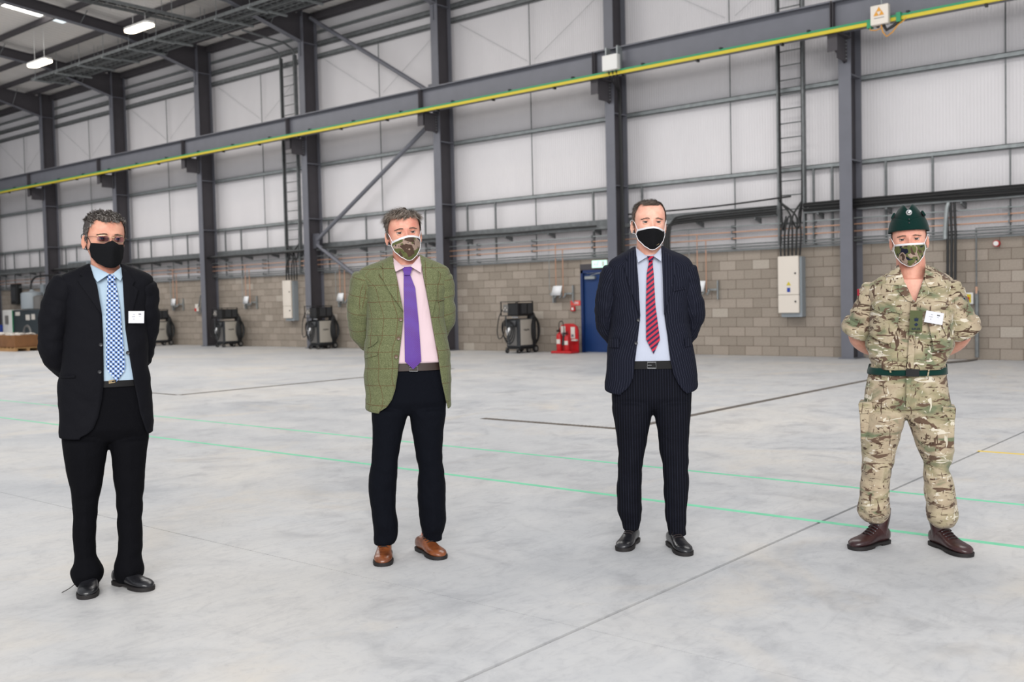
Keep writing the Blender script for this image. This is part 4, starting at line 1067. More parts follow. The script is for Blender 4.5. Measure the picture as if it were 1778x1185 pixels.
# ---- head
HT = np.array([  # z, cy, front, back, half width
    (-.004, -.050, .020, .020, .016), (.000, -.052, .030, .030, .026), (.008, -.045, .043, .045, .038), (.02, -.034, .058, .062, .049), (.04, -.022, .069, .082, .059), (.06, -.012, .078, .093, .0655),
    (.085, -.004, .085, .099, .071), (.11, 0, .088, .101, .0745), (.14, 0, .091, .102, .0775), (.17, .002, .090, .100, .0765), (.195, .004, .081, .091, .070),
    (.213, .006, .064, .074, .057), (.226, .007, .042, .052, .038), (.233, .008, .020, .026, .019), (.235, .008, .002, .002, .002)])
def gz(d, s): return math.exp(-d * d / (2 * s * s))
def head_pt(z, t, off=0.0):
    cy, f, b, w = [float(np.interp(z, HT[:, 0], HT[:, k])) for k in (1, 2, 3, 4)]
    sn, cs = math.sin(t), math.cos(t); n = 2.25 if cs > 0 else 2.1; e = 2 / n
    x = (w + off) * math.copysign(abs(sn) ** e, sn); y = cy - ((f if cs > 0 else b) + off) * math.copysign(abs(cs) ** e, cs)
    if cs > 0:
        a = abs(x)
        dy = 0
        dy -= .0055 * gz(z - .138, .007) * gz(a - .027, .019)               # brow ridge
        dy += .0125 * gz(a - .031, .0125) * gz(z - .119, .0085)             # eye sockets
        dy -= .004 * gz(a - .040, .014) * gz(z - .098, .010)                # cheekbones
        nz = np.interp(z, [.068, .076, .084, .10, .122, .134], [0, .021, .027, .018, .008, 0]); nw = np.interp(z, [.07, .08, .10, .125], [.011, .0095, .0065, .006])
        dy -= nz * gz(a, nw)                                                # nose
        dy -= .007 * gz(a - .013, .006) * gz(z - .078, .006)                # nostril wings
        dy -= .004 * gz(a, .018) * (gz(z - .056, .004) + gz(z - .047, .004)) - .003 * gz(a, .02) * gz(z - .0515, .002)
        dy -= .004 * gz(a, .014) * gz(z - .012, .010)                       # chin
        y += dy
    return (x, y, z)
def head_y(x, z):
    cy, f, b, w = [float(np.interp(z, HT[:, 0], HT[:, k])) for k in (1, 2, 3, 4)]
    u = min(.995, abs(x) / w); t = math.copysign(math.asin(u ** (2.25 / 2)), x); return head_pt(z, t)[1]

class Head:
    def __init__(s, man, eye_px, eye_d, scale, yaw, roll, pitch=0, wide=1.0):
        s.man = man; s.s = scale
        s.M = Matrix.Rotation(roll, 3, 'Y') @ Matrix.Rotation(yaw, 3, 'Z') @ Matrix.Rotation(pitch, 3, 'X')
        # anchor: point between the eyes
        ex, ez = man.L(eye_px[0], eye_px[1], eye_d); s.w = wide
        loc = s.M @ (Vector((0, -.085, .119)) * scale); s.c = Vector((ex, -eye_d, ez)) - loc
    def T(s, p): return tuple(s.c + s.M @ (Vector((p[0] * s.w, p[1], p[2])) * s.s))
    def mb(s, m, src): m.add([s.T(p) for p in src.v], src.f); return m

def ear(side):
    """outer ear with rim, hollow and lobe"""
    m = MB(); prof = [(0, -.004), (.30, -.003), (.52, .001), (.62, .004), (.72, .003), (.82, .008), (.93, .0105), (1.0, .009), (1.03, .005), (.98, -.001), (.6, -.004), (.2, -.006)]; grid = []
    for a in np.linspace(0, 2 * PI, 29)[:-1]:
        sx = .0150 * (1 + .22 * math.sin(a)) ; sz = .0300; lobe = max(0, -math.sin(a)); row = []
        for k, h in prof:
            if lobe > .5 and k > .25: h = h * .3 + .004
            u = math.cos(a) * sx * k - .004 * math.sin(a); v = math.sin(a) * sz * k
            row.append((side * (.0735 + h * .55 + (u + .014) * .38), .010 + u, .102 + v))
        grid.append(row)
    n = len(prof); vs = [p for r in grid for p in r]; fs = []
    for i in range(28):
        for j in range(n - 1):
            k = (i + 1) % 28; fs.append((i * n + j, k * n + j, k * n + j + 1, i * n + j + 1))
    m.add(vs, fs); return m

def hand_mb(mb, w, d, up, side, L=.18):
    """palm, four fingers and a thumb; w wrist, d direction, up = back of the hand"""
    w, d, up = Vector(w), Vector(d).normalized(), Vector(up).normalized(); sd = d.cross(up).normalized() * side
    def at(a, b, c): return w + d * a * L + sd * b * L + up * c * L
    pts = [at(-.1, 0, 0), at(.1, 0, 0), at(.3, 0, .0), at(.5, 0, 0), at(.54, 0, 0)]
    rows = []
    for p, hw, hh in zip(pts, (.026, .033, .041, .042, .036), (.020, .019, .017, .014, .008)):
        rows.append([tuple(p + sd * hw * math.cos(a) + up * hh * math.sin(a)) for a in np.linspace(0, 2 * PI, 17)[:-1]])
    mb.grid(rows, True, True, True)
    for b, ln in ((-.17, .40), (-.06, .47), (.055, .43), (.165, .34)):
        c = [at(.42, b * .9, 0), at(.52, b, .0), at(.52 + ln * .42, b * 1.05, -.05), at(.52 + ln * .72, b * 1.02, -.17), at(.52 + ln * .82, b, -.28)]
        mb.tube([tuple(p) for p in c], [.009, .0092, .0085, .0078, .0062], 8)
    c = [at(.08, -.12, -.02), at(.24, -.26, -.05), at(.40, -.31, -.10), at(.52, -.29, -.16)]
    mb.tube([tuple(p) for p in c], [.013, .012, .010, .0075], 8)

def remesh(o, vs, sm=3, dec=None):
    m = o.modifiers.new('r', 'REMESH'); m.mode = 'VOXEL'; m.voxel_size = vs; m.use_smooth_shade = True
    if sm: k = o.modifiers.new('s', 'SMOOTH'); k.iterations = sm; k.factor = .5
    if dec: k = o.modifiers.new('d', 'DECIMATE'); k.ratio = dec
    dg = bpy.context.evaluated_depsgraph_get(); me = bpy.data.meshes.new_from_object(o.evaluated_get(dg))
    mats = [x for x in o.data.materials]; o.modifiers.clear(); o.data = me
    if not me.materials:
        for x in mats: me.materials.append(x)
    me.polygons.foreach_set('use_smooth', [True] * len(me.polygons)); return o

def add_eyes(man, H, par, iris, lookx=0):
    for s in (-1, 1):
        c = Vector((s * .0315, -.0712, .1185)); m = MB(); H.mb(m, MB().ball(c, .0125, 16, 12)); e = man.sub(m, 'eye', PM['scl'], par, ang=180)
        m = MB(); src = MB(); n = Vector((lookx, -1, 0)).normalized(); q = c + n * .0098
        src.ball(q, .0068, 14, 8, (1, .55, 1)); H.mb(m, src); man.sub(m, 'iris', iris, par, ang=180)
        # lids follow the eyeball
        for sign, a0, a1 in ((1, 19, 75), (-1, -75, -22)):
            rows = []
            for a in np.linspace(R(a0), R(a1), 7):
                rows.append([tuple(c + Vector((math.cos(a) * math.sin(b), -math.cos(a) * math.cos(b), math.sin(a))) * .0139) for b in np.linspace(R(-75), R(75), 15)])
            m = MB(); src = MB().grid(rows, False); H.mb(m, src); o = man.sub(m, 'eyelid', man.skin, par, ang=180)
            k = o.modifiers.new('s', 'SOLIDIFY'); k.thickness = .0012; k.offset = 1
        pts = [tuple(c + Vector((math.cos(R(19)) * math.sin(b), -math.cos(R(19)) * math.cos(b), math.sin(R(18)))) * .0143) for b in np.linspace(R(-62), R(62), 9)]
        m = MB(); H.mb(m, MB().tube(pts, .0012, 5)); man.sub(m, 'eyelash', PM['lash'], par)

def strands(man, H, name, mat, region, n, ln, comb, lift, wid=.0011, seed=1, par=None, curl=.3):
    r = random.Random(seed); m = MB(); k = 0; tries = 0
    while k < n and tries < n * 12:
        tries += 1; z = r.uniform(.03, .2345); t = r.uniform(-PI, PI)
        if z > .2 and r.random() < .0: continue
        w = float(np.interp(z, HT[:, 0], HT[:, 4]))
        if r.random() > max(.25, w / .078): continue
        if not region(t, z): continue
        a = Vector(head_pt(z, t, .002)); b = Vector(head_pt(z, t, .006)); c0 = Vector((0, .006, .11)); nr = (a - c0).normalized()
        d = Vector(comb(t, z, a)); d = (d - nr * d.dot(nr)); d = d.normalized() if d.length > 1e-4 else Vector((0, 0, -1))
        nq = Vector((a.x * 42 + seed * 3, a.y * 42, a.z * 42)); d = (d + Vector((noise.noise(nq), noise.noise(nq + Vector((9, 0, 0))), noise.noise(nq + Vector((0, 9, 0))))) * curl * 3.2 + Vector((r.gauss(0, curl * .3), r.gauss(0, curl * .3), r.gauss(0, curl * .3)))); d = (d - nr * d.dot(nr)).normalized()
        l = ln(t, z) * r.uniform(.7, 1.2) * (1 + .6 * noise.noise(Vector((a.x * 55, a.y * 55, a.z * 55 + seed)))); sd = nr.cross(d).normalized() * wid * r.uniform(.7, 1.3); lf = lift(t, z) * r.uniform(.6, 1.3)
        p1 = a + (d * .5 + nr * lf * .75) * l; p2 = a + (d * .95 + nr * lf * .72) * l
        vs = [a - sd, a + sd, p1 - sd * .8, p1 + sd * .8, p2]
        m.add([H.T(v) for v in vs], [(0, 1, 3, 2), (2, 3, 4)]); k += 1
    o = m.build(name, mat, par or man.root, ang=180, kind='stuff', fixn=False); ORG[o.name] = (0, 0, 0); return o
def hairline(t, front, temple, side=.105, nape=.045):
    a = abs(t) / PI * 180
    return float(np.interp(a, [0, 25, 46, 66, 76, 86, 97, 122, 180], [front, front + .002, temple, (temple + side) / 2 + .015, side + .028, side - .01, side + .0, .07, nape]))
def scalp(man, H, mat, region, off, par):
    rows = []; zs = np.linspace(.03, .2345, 50); ts = np.linspace(-PI, PI, 73); m = MB(); idx = {}
    for i, z in enumerate(zs):
        for j, t in enumerate(ts[:-1]):
            idx[i, j] = len(m.v); m.v.append(H.T(head_pt(z, t, off * (1 + .5 * noise.noise(Vector((t * 5, z * 60, 1)))))))
    for i in range(len(zs) - 1):
        for j in range(72):
            tm = (ts[j] + ts[j + 1]) / 2; zm = (zs[i] + zs[i + 1]) / 2
            if region(tm, zm): k = (j + 1) % 72; m.f.append((idx[i, j], idx[i, k], idx[i + 1, k], idx[i + 1, j]))
    return man.sub(m, 'hair', mat, par, ang=180)

def add_brows(man, H, par, mat, dz=0, n=90, len_=.0075):
    r = random.Random(5)
    for s in (-1, 1):
        m = MB()
        for k in range(n):
            u = r.random(); x = s * (.014 + .036 * u); z = .1350 + .0022 * math.sin(PI * min(1, u * 1.1)) - .002 * u + r.uniform(-.0022, .0022) + dz
            y = head_y(x, z) - .0012; a = Vector((x, y, z)); d = Vector((s * .9, .25 * u, .5 - .7 * u + r.uniform(-.2, .2))).normalized() * len_; q = Vector((0, 0, .0008))
            m.add([H.T(v) for v in (a - q, a + q, a + d + Vector((0, -.0015, 0)))], [(0, 1, 2)])
        m2 = MB(); m2.v = m.v; m2.f = m.f; o = m2.build('eyebrow', mat, par, ang=180, fixn=False); ORG[o.name] = (0, 0, 0)

def mask_surf(man, H, out_px, mat, par, trim=True, depth0=.1):
    """cloth mask over nose and chin; outline as points in head coordinates (x,z)"""
    def ys(x, z):
        c = float(np.interp(z, [-.025, -.008, .01, .04, .072, .088, .108, .125], [.075, .096, .108, .116, .126, .127, .112, .1]))
        side = float(np.interp(z, [-.03, 0, .04, .1], [.012, .02, .026, .032]))
        a = min(1.0, abs(x) / .0735); return min(-(c + (side - c) * a ** 1.55), head_y(x, max(z, .0)) - .0035 if z > .01 else 9)
    m0 = patch(out_px, ys, .0, .0022, .006); m = MB(); H.mb(m, m0); m.uv = None
    o = man.sub(m, 'face_mask', mat, par, ang=60)
    m = MB()
    if trim:
        P = []
        for i in range(len(out_px)):
            a, b = out_px[i], out_px[(i + 1) % len(out_px)]
            for k in range(4):
                x, z = a[0] + (b[0] - a[0]) * k / 4, a[1] + (b[1] - a[1]) * k / 4; P.append((x, ys(x, z) - .001, z))
        m = MB(); H.mb(m, MB().tube(P, .0022, 6, closed=True)); man.sub(m, 'trim', PM['trim'], o)
        top = [p for p in P if p[2] > out_px[0][1] - .006 and abs(p[0]) < .068]; top.sort()
        rows = [[(p[0], p[1] - .0015, p[2] + .001) for p in top], [(p[0], ys(p[0], p[2] - .007) - .004, p[2] - .007) for p in top]]
        m = MB(); H.mb(m, MB().grid(rows, False)); q = man.sub(m, 'trim_band', PM['trim'], o, ang=180); q.modifiers.new('s', 'SOLIDIFY').thickness = .002
    for s in (-1, 1):
        cx, cz = (out_px[0] if s < 0 else out_px[man.tr_idx]); a = (cx, ys(cx, cz) - .001, cz)
        pts = [a, (s * .076, -.03, .118), (s * .084, .0, .136), (s * .090, .022, .128), (s * .084, .026, .10)]
        m = MB(); H.mb(m, MB().tube(catmull(pts, 5), .0015, 6)); man.sub(m, 'ear_loop', PM['trim'] if trim else PM['maskb'], o)
        lo = out_px[man.low_idx[0 if s < 0 else 1]]; a = (lo[0], ys(*lo) - .001, lo[1])
        pts = [a, (s * .074, -.012, .068), (s * .080, .012, .072), (s * .086, .024, .085)]
        m = MB(); H.mb(m, MB().tube(catmull(pts, 5), .0013, 6)); man.sub(m, 'ear_loop', PM['trim'] if trim else PM['maskb'], o)
    return o, ys

DEPTH = [(.90, .052, .060, .012), (.868, .060, .066, .010), (.85, .078, .085, .005), (.835, .095, .098, .0), (.815, .112, .108, 0), (.77, .130, .118, 0), (.72, .136, .118, 0), (.64, .134, .112, 0), (.57, .134, .108, 0), (.50, .130, .120, .0), (.42, .125, .122, .0), (.36, .12, .12, 0)]
def belly(d, add): return [(q, f + add * gz(q - .6, .06), b, c) for q, f, b, c in d]

def body_mesh(man, H, torso, arms, legs, neck, feet):
    """one continuous figure: head, neck, trunk, arms with hands, legs"""
    m = MB(); rows = []
    zs = np.concatenate([np.linspace(-.004, .235, 70)])
    for z in zs: rows.append([H.T(head_pt(z, 2 * PI * k / 72)) for k in range(72)])
    m.grid(rows, True, True, True)
    a = H.c + H.M @ (Vector((0, .004, .07)) * H.s)
    limb(m, [(neck[0], neck[1] + .012, neck[2] - .17, man.nr * 1.45), (neck[0], neck[1] + .016, neck[2] - .10, man.nr * 1.22), (neck[0], neck[1] + .008, neck[2] - .03, man.nr * 1.04), (neck[0] * .5 + a.x * .5, neck[1] * .6 + a.y * .4, neck[2] * .55 + a.z * .45, man.nr), (a.x, a.y + .012, a.z, man.nr * .95)], 24)
    t = torso.shell(man.zw, neck[2] - .045, None, 40, -.030, cap=True); m.add(t.v, t.f)
    for i, ar in enumerate(arms):
        limb(m, ar, 16, 4, dome=True); p, q = Vector(ar[-1][:3]), Vector(ar[-2][:3]); d = (p - q).normalized() + Vector((0, 0, -.35))
        hand_mb(m, p, d, (0, -1, 0) if i == 0 else (0, 1, .0), 1 if i == 0 else -1)
    for lg in legs: limb(m, lg, 16, 4, dome=False)
    o = man.sub(m, 'body', man.skin, None, ang=180); remesh(o, .0040, 2, .5)
    bm = bmesh.new(); bm.from_mesh(o.data); e = MB()
    for s in (-1, 1): H.mb(e, ear(s))
    vs = [bm.verts.new(p) for p in e.v]
    fs = [bm.faces.new([vs[i] for i in f]) for f in e.f]
    bmesh.ops.recalc_face_normals(bm, faces=fs); bm.to_mesh(o.data); bm.free(); o.data.polygons.foreach_set('use_smooth', [True] * len(o.data.polygons)); return o

def legs_from(man, tab, foot_y, side, top_y=0.0):
    T = man.tab(tab); out = []; z0 = T[0][0]; z1 = T[-1][0]
    for z, a, b in T:
        f = (z1 - z) / (z1 - z0); out.append((z, (a + b) / 2, (b - a) / 2, top_y + (foot_y - top_y) * f ** 1.4 - .012 * math.sin(PI * f)))
    return out
def trousers(man, hips_tab, legtabs, foots, mat, wr, name='trousers', ratio=1.12, vox=.0065):
    m = MB(); T = Torso(man.tab(hips_tab), [(q, f - .012, b - .016, c) for q, f, b, c in DEPTH], man.H, 2.5, shrink=.0); k0 = np.clip((T.z - T.z[0]) / .07, 0, 1) ** .5; T.rf = T.rf * (.45 + .55 * k0); T.rb = T.rb * (.6 + .4 * k0); s = T.shell(None, None, None, 48, 0, cap=True); m.add(s.v, s.f); inner = []
    for side, (tb, fy) in enumerate(zip(legtabs, foots)):
        L = legs_from(man, tb, fy, side); zz = np.linspace(L[0][0], L[-1][0], 64); A = np.array(L)
        cx = np.interp(zz, A[:, 0], A[:, 1]); rx = np.interp(zz, A[:, 0], A[:, 2]); cy = np.interp(zz, A[:, 0], A[:, 3])
        cx, rx = smooth(cx, 1), smooth(rx, 1); rows = []
        for i, z in enumerate(zz):
            f = (z - zz[0]) / (zz[-1] - zz[0]); f = 1 - f if zz[0] > zz[-1] else f; ry = rx[i] * (ratio + .16 * (1 - f)); row = []; dm = min(1, ((1 - f) / .05 + .02)) ** .5
            for k in range(40):
                a = 2 * PI * k / 40; e = 2 / 2.15
                x = cx[i] + dm * rx[i] * math.copysign(abs(math.sin(a)) ** e, math.sin(a)); y = cy[i] - dm * ry * math.copysign(abs(math.cos(a)) ** e, math.cos(a))
                q = Vector((x * 7 + side * 9, y * 7, z * 13)); w = (noise.noise(q) + .5 * noise.noise(q * 2.2) - .8 * abs(noise.noise(Vector((x * 12, y * 9 + side, z * 20 + x * 14)))) + .2) * wr * min(1, (1 - f) / .12) * (1 + 1.3 * math.exp(-((f - .0) / .13) ** 2) + 1.0 * math.exp(-((f - .5) / .10) ** 2))
                cr = .004 * math.exp(-(math.sin(a) / .12) ** 2) if math.cos(a) > 0 else 0       # front crease
                n = Vector((x - cx[i], y - cy[i], 0)).normalized(); row.append((x + n.x * w * .6, y + n.y * w - cr, z))
            rows.append(row)
        m.grid(rows, True, True, True)
        inner.append([(cx[i], cy[i], zz[i], rx[i] * q) for i, q in ((63, .72), (48, .72), (32, .70), (16, .6), (2, .40))] + [(man.ank[side][0] * .7 + cx[0] * .3, man.ank[side][1], .10, .024), (man.ank[side][0], man.ank[side][1], .055, .024)])
    o = man.sub(m, name, mat, None, ang=180); remesh(o, vox, 6); return o, T, inner

def shoe(man, toe, yaw, L, mat, label, name='shoe', boot=False, w=1.0, lace=True, tie_end=False, dy=0.0):
    tx, ty = man.G(*toe); d = Vector((math.sin(R(yaw)), -math.cos(R(yaw)), 0)); sd = Vector((d.y, -d.x, 0)) * -1; t0 = Vector((tx, ty, 0)) - d * L
    sc = L / .30
    S_ = [(0.0, .020, .060, .030), (.03, .028, .072, .022), (.12, .034, .080, .02), (.24, .036, .092, .02), (.36, .036, .090, .02), (.48, .039, .074, .02), (.60, .044, .060, .02), (.72, .047, .053, .02), (.84, .045, .049, .02), (.93, .036, .043, .02), (.98, .022, .035, .022), (1.0, .010, .028, .026)]
    rows = []
    for s, hw, top, bot in S_:
        c = t0 + d * s * L; row = []
        for k in range(20):
            a = 2 * PI * k / 20; u, v = math.cos(a), math.sin(a); z = bot * .6 + (top * (1 if s > .5 else 1.03) - bot * .6) * (.5 + .5 * math.copysign(abs(v) ** .8, v)); x = hw * w * math.copysign(abs(u) ** (.75 if v < 0 else 1.0), u)
            row.append(tuple(c + sd * x + Vector((0, 0, z * (1.0 if not boot else 1.12)))))
        rows.append(row)
    m = MB(); m.grid(rows, True, True, True)
    if boot:
        c = t0 + d * .22 * L; limb(m, [(c.x, c.y, .05, .040), (c.x, c.y, .10, .046), (c.x - d.x * .01, c.y - d.y * .01, .15, .050), (c.x - d.x * .012, c.y - d.y * .012, .19, .052)], 20, 4)
    o = man.sub(m, name, mat, None, ang=50)
    n = 14; out = []
    prof = [(0, .022), (.04, .031), (.14, .036), (.3, .036), (.42, .036), (.55, .043), (.7, .0505), (.84, .049), (.93, .040), (.985, .024), (1.008, .008)]
    left = [t0 + d * s * L + sd * hw * w * 1.03 for s, hw in prof]; right = [t0 + d * s * L - sd * hw * w * 1.03 for s, hw in reversed(prof)]
    pl = [(p.x, p.y) for p in left + right]; m = MB().prism(pl, 'z', .009, .019)
    hp = [(p.x, p.y) for p in [t0 + d * s * L + sd * hw * w for s, hw in prof[:4]] + [t0 + d * s * L - sd * hw * w for s, hw in reversed(prof[:4])]]; m.prism(hp, 'z', 0, .012)
    fp = [(p.x, p.y) for p in [t0 + d * s * L + sd * hw * w for s, hw in prof[5:]] + [t0 + d * s * L - sd * hw * w for s, hw in reversed(prof[5:])]]; m.prism(fp, 'z', 0, .010)
    man.sub(m, 'sole', PM['sole'], o)
    m = MB()
    LP = [(.60, .073), (.54, .082), (.48, .091), (.43, .102), (.398, .119), (.378, .139), (.374, .158)] if boot else [(q, float(np.interp(q, [u[0] for u in S_], [u[2] for u in S_])) * 1.03 + .0035) for q in (.36, .42, .48, .54)]
    for s, zt in LP:
        c = t0 + d * s * L; r_ = .0036 if boot else .0026
        m.tube([tuple(c + sd * .024 - d * .006 + Vector((0, 0, zt - .008))), tuple(c + sd * .012 + Vector((0, 0, zt))), tuple(c - sd * .012 + Vector((0, 0, zt))), tuple(c - sd * .024 - d * .006 + Vector((0, 0, zt - .008)))], r_, 6)
    c = t0 + d * (.385 if boot else .36) * L + Vector((0, 0, .098 if not boot else .15))
    for q in (-1, 1):
        m.tube([tuple(c), tuple(c + sd * q * .022 + Vector((0, 0, .008)) + d * .01), tuple(c + sd * q * .03 + d * .02 - Vector((0, 0, .015))), tuple(c + d * .01)], .0018, 5)
    if tie_end: m.tube(catmull([tuple(c), tuple(c - sd * .05 * tie_end + Vector((0, 0, -.05))), tuple(c - sd * .085 * tie_end + d * .01 + Vector((0, 0, -.078))), tuple(c - sd * .12 * tie_end + d * .03 + Vector((0, 0, -.092)))], 5), .002, 5)
    man.sub(m, 'lace', PM['lace'], o)
    if boot:
        m = MB()
        for s, zt in LP:
            for q in (-1, 1): c = t0 + d * s * L + sd * q * .027 - d * .007 + Vector((0, 0, zt - .009)); m.ball(tuple(c), .0030, 6, 4)
        man.sub(m, 'eyelet', MT['greyp'], o)
    else:
        m = MB(); rows = []
        for s in (.80, .815):
            hw = float(np.interp(s, [q[0] for q in S_], [q[1] for q in S_])) + .0012; tp = float(np.interp(s, [q[0] for q in S_], [q[2] for q in S_])) + .0014
            rows.append([tuple(t0 + d * (s - .03 * math.cos(a) * math.cos(a)) * L + sd * hw * w * math.cos(a) + Vector((0, 0, .014 + (tp - .014) * (.5 + .5 * math.copysign(abs(math.sin(a)) ** .8, math.sin(a)))))) for a in np.linspace(R(0), R(180), 14)])
        m.grid(rows, False); man.sub(m, 'toe_cap_seam', mat, o)
    return o

def tie(man, surf, kn, edges, tip, mat, th=.006, off=.006):
    """kn: knot corners px (top-left, top-right, bottom-right, bottom-left); edges: list of (y, xl, xr) px; tip px"""
    d = .135; q = [man.L(x, y, d - .03) for x, y in kn]
    poly = [man.L(l, y, d) for y, l, r in edges] + [man.L(*tip, d)] + [man.L(r, y, d) for y, l, r in reversed(edges)]
    o = man.sub(patch(poly, surf, off, th, .014), 'tie', mat)
    m = patch(q, lambda x, z: surf(x, z), off + .004, .016, .008); man.sub(m, 'knot', mat, o, ang=70)
    return o
def badge(man, surf, c, label, off=.012):
    poly = [man.L(x, y, .14) for x, y in c]; ys = [surf(*p) for p in poly]; y0 = min(ys) - off
    pl = lambda x, z: y0
    o = man.sub(patch(poly, pl, 0, .003, .03), 'name_badge', PM['badge'], None, label=label)
    A, B, D = Vector(poly[0]), Vector(poly[1]), Vector(poly[3]); ex, ez = (B - A), (D - A)
    def pt(u, v): p = A + ex * u + ez * v; return (p.x, y0 - .0036, p.y)
    def ln(u, v, w, h): return ([pt(u, v), pt(u + w, v), pt(u + w, v + h), pt(u, v + h)], [(0, 1, 2, 3)])
    s = ex.length
    ux = ex.normalized(); uz = -ez.normalized()
    def plc(cu, cv): 
        c0 = A + ex * cu + ez * cv
        return lambda x, z, dd: ((c0 + ux * x + uz * z).x, y0 - .0034 - dd, (c0 + ux * x + uz * z).y)
    t = MB()
    def marks(m, cu, cv, n, w, h, seed):
        r = random.Random(seed); u = cu
        for k in range(n):
            ww = w * r.uniform(.6, 1.1); hh = h * r.uniform(.7, 1.3); f = plc(u, cv); m.add([f(0, 0, 0), f(ww * s, 0, 0), f(ww * s, hh * s, 0), f(0, hh * s, 0)], [(0, 1, 2, 3)]); u += ww * 1.25
        return m
    for cu, cv, n in ((.30, .27, 4), (.22, .47, 8), (.31, .66, 3)): marks(t, cu, cv + .03, n, .024, .035, int(cv * 100))
    marks(t, .66, .44, 5, .022, .022, 7)
    man.sub(t, 'lettering', PM['greyp'], o, fixn=False)
    man.sub(marks(MB(), .645, .30, 5, .034, .07, 3), 'logo', PM['blackp'], o, fixn=False)
    return o
def buttons(man, surf, pts, r, mat, par, off=.004):
    for x, y in pts:
        a, z = man.L(x, y, .14); yy = surf(a, z) - off
        m = MB(); m.lathe([(r * .9, 0), (r, .0015), (r * .85, .003), (r * .6, .0022)], (0, 0, 0), 14); m.v = [(a + v[0], yy - v[2], z + v[1]) for v in m.v]; man.sub(m, 'button', mat, par)
# ================================================================== the four men
def front_post(z0, dz, T, band=.16):
    """let the front hem hang lower than the side hem"""
    def f(p):
        x, y, z = p; k = max(0.0, min(1.0, (z0 + band - z) / band)); cx, rx, rf, rb, cy = T.at(z); fr = max(0.0, min(1.0, (cy - y) / max(rf, .01)))
        return [x, y, z - dz * k * k * fr ** .7]
    return f
def opening(man, L, Rr, d=.12):
    a = sorted([(man.L(x, y, 0)[1], man.L(x, y, d)[0]) for y, x in L]); b = sorted([(man.L(x, y, 0)[1], man.L(x, y, d)[0]) for y, x in Rr])
    zs = np.linspace(min(a[0][0], b[0][0]), max(a[-1][0], b[-1][0]), 160)
    return (zs, np.interp(zs, [q[0] for q in a], [q[1] for q in a]), np.interp(zs, [q[0] for q in b], [q[1] for q in b]))

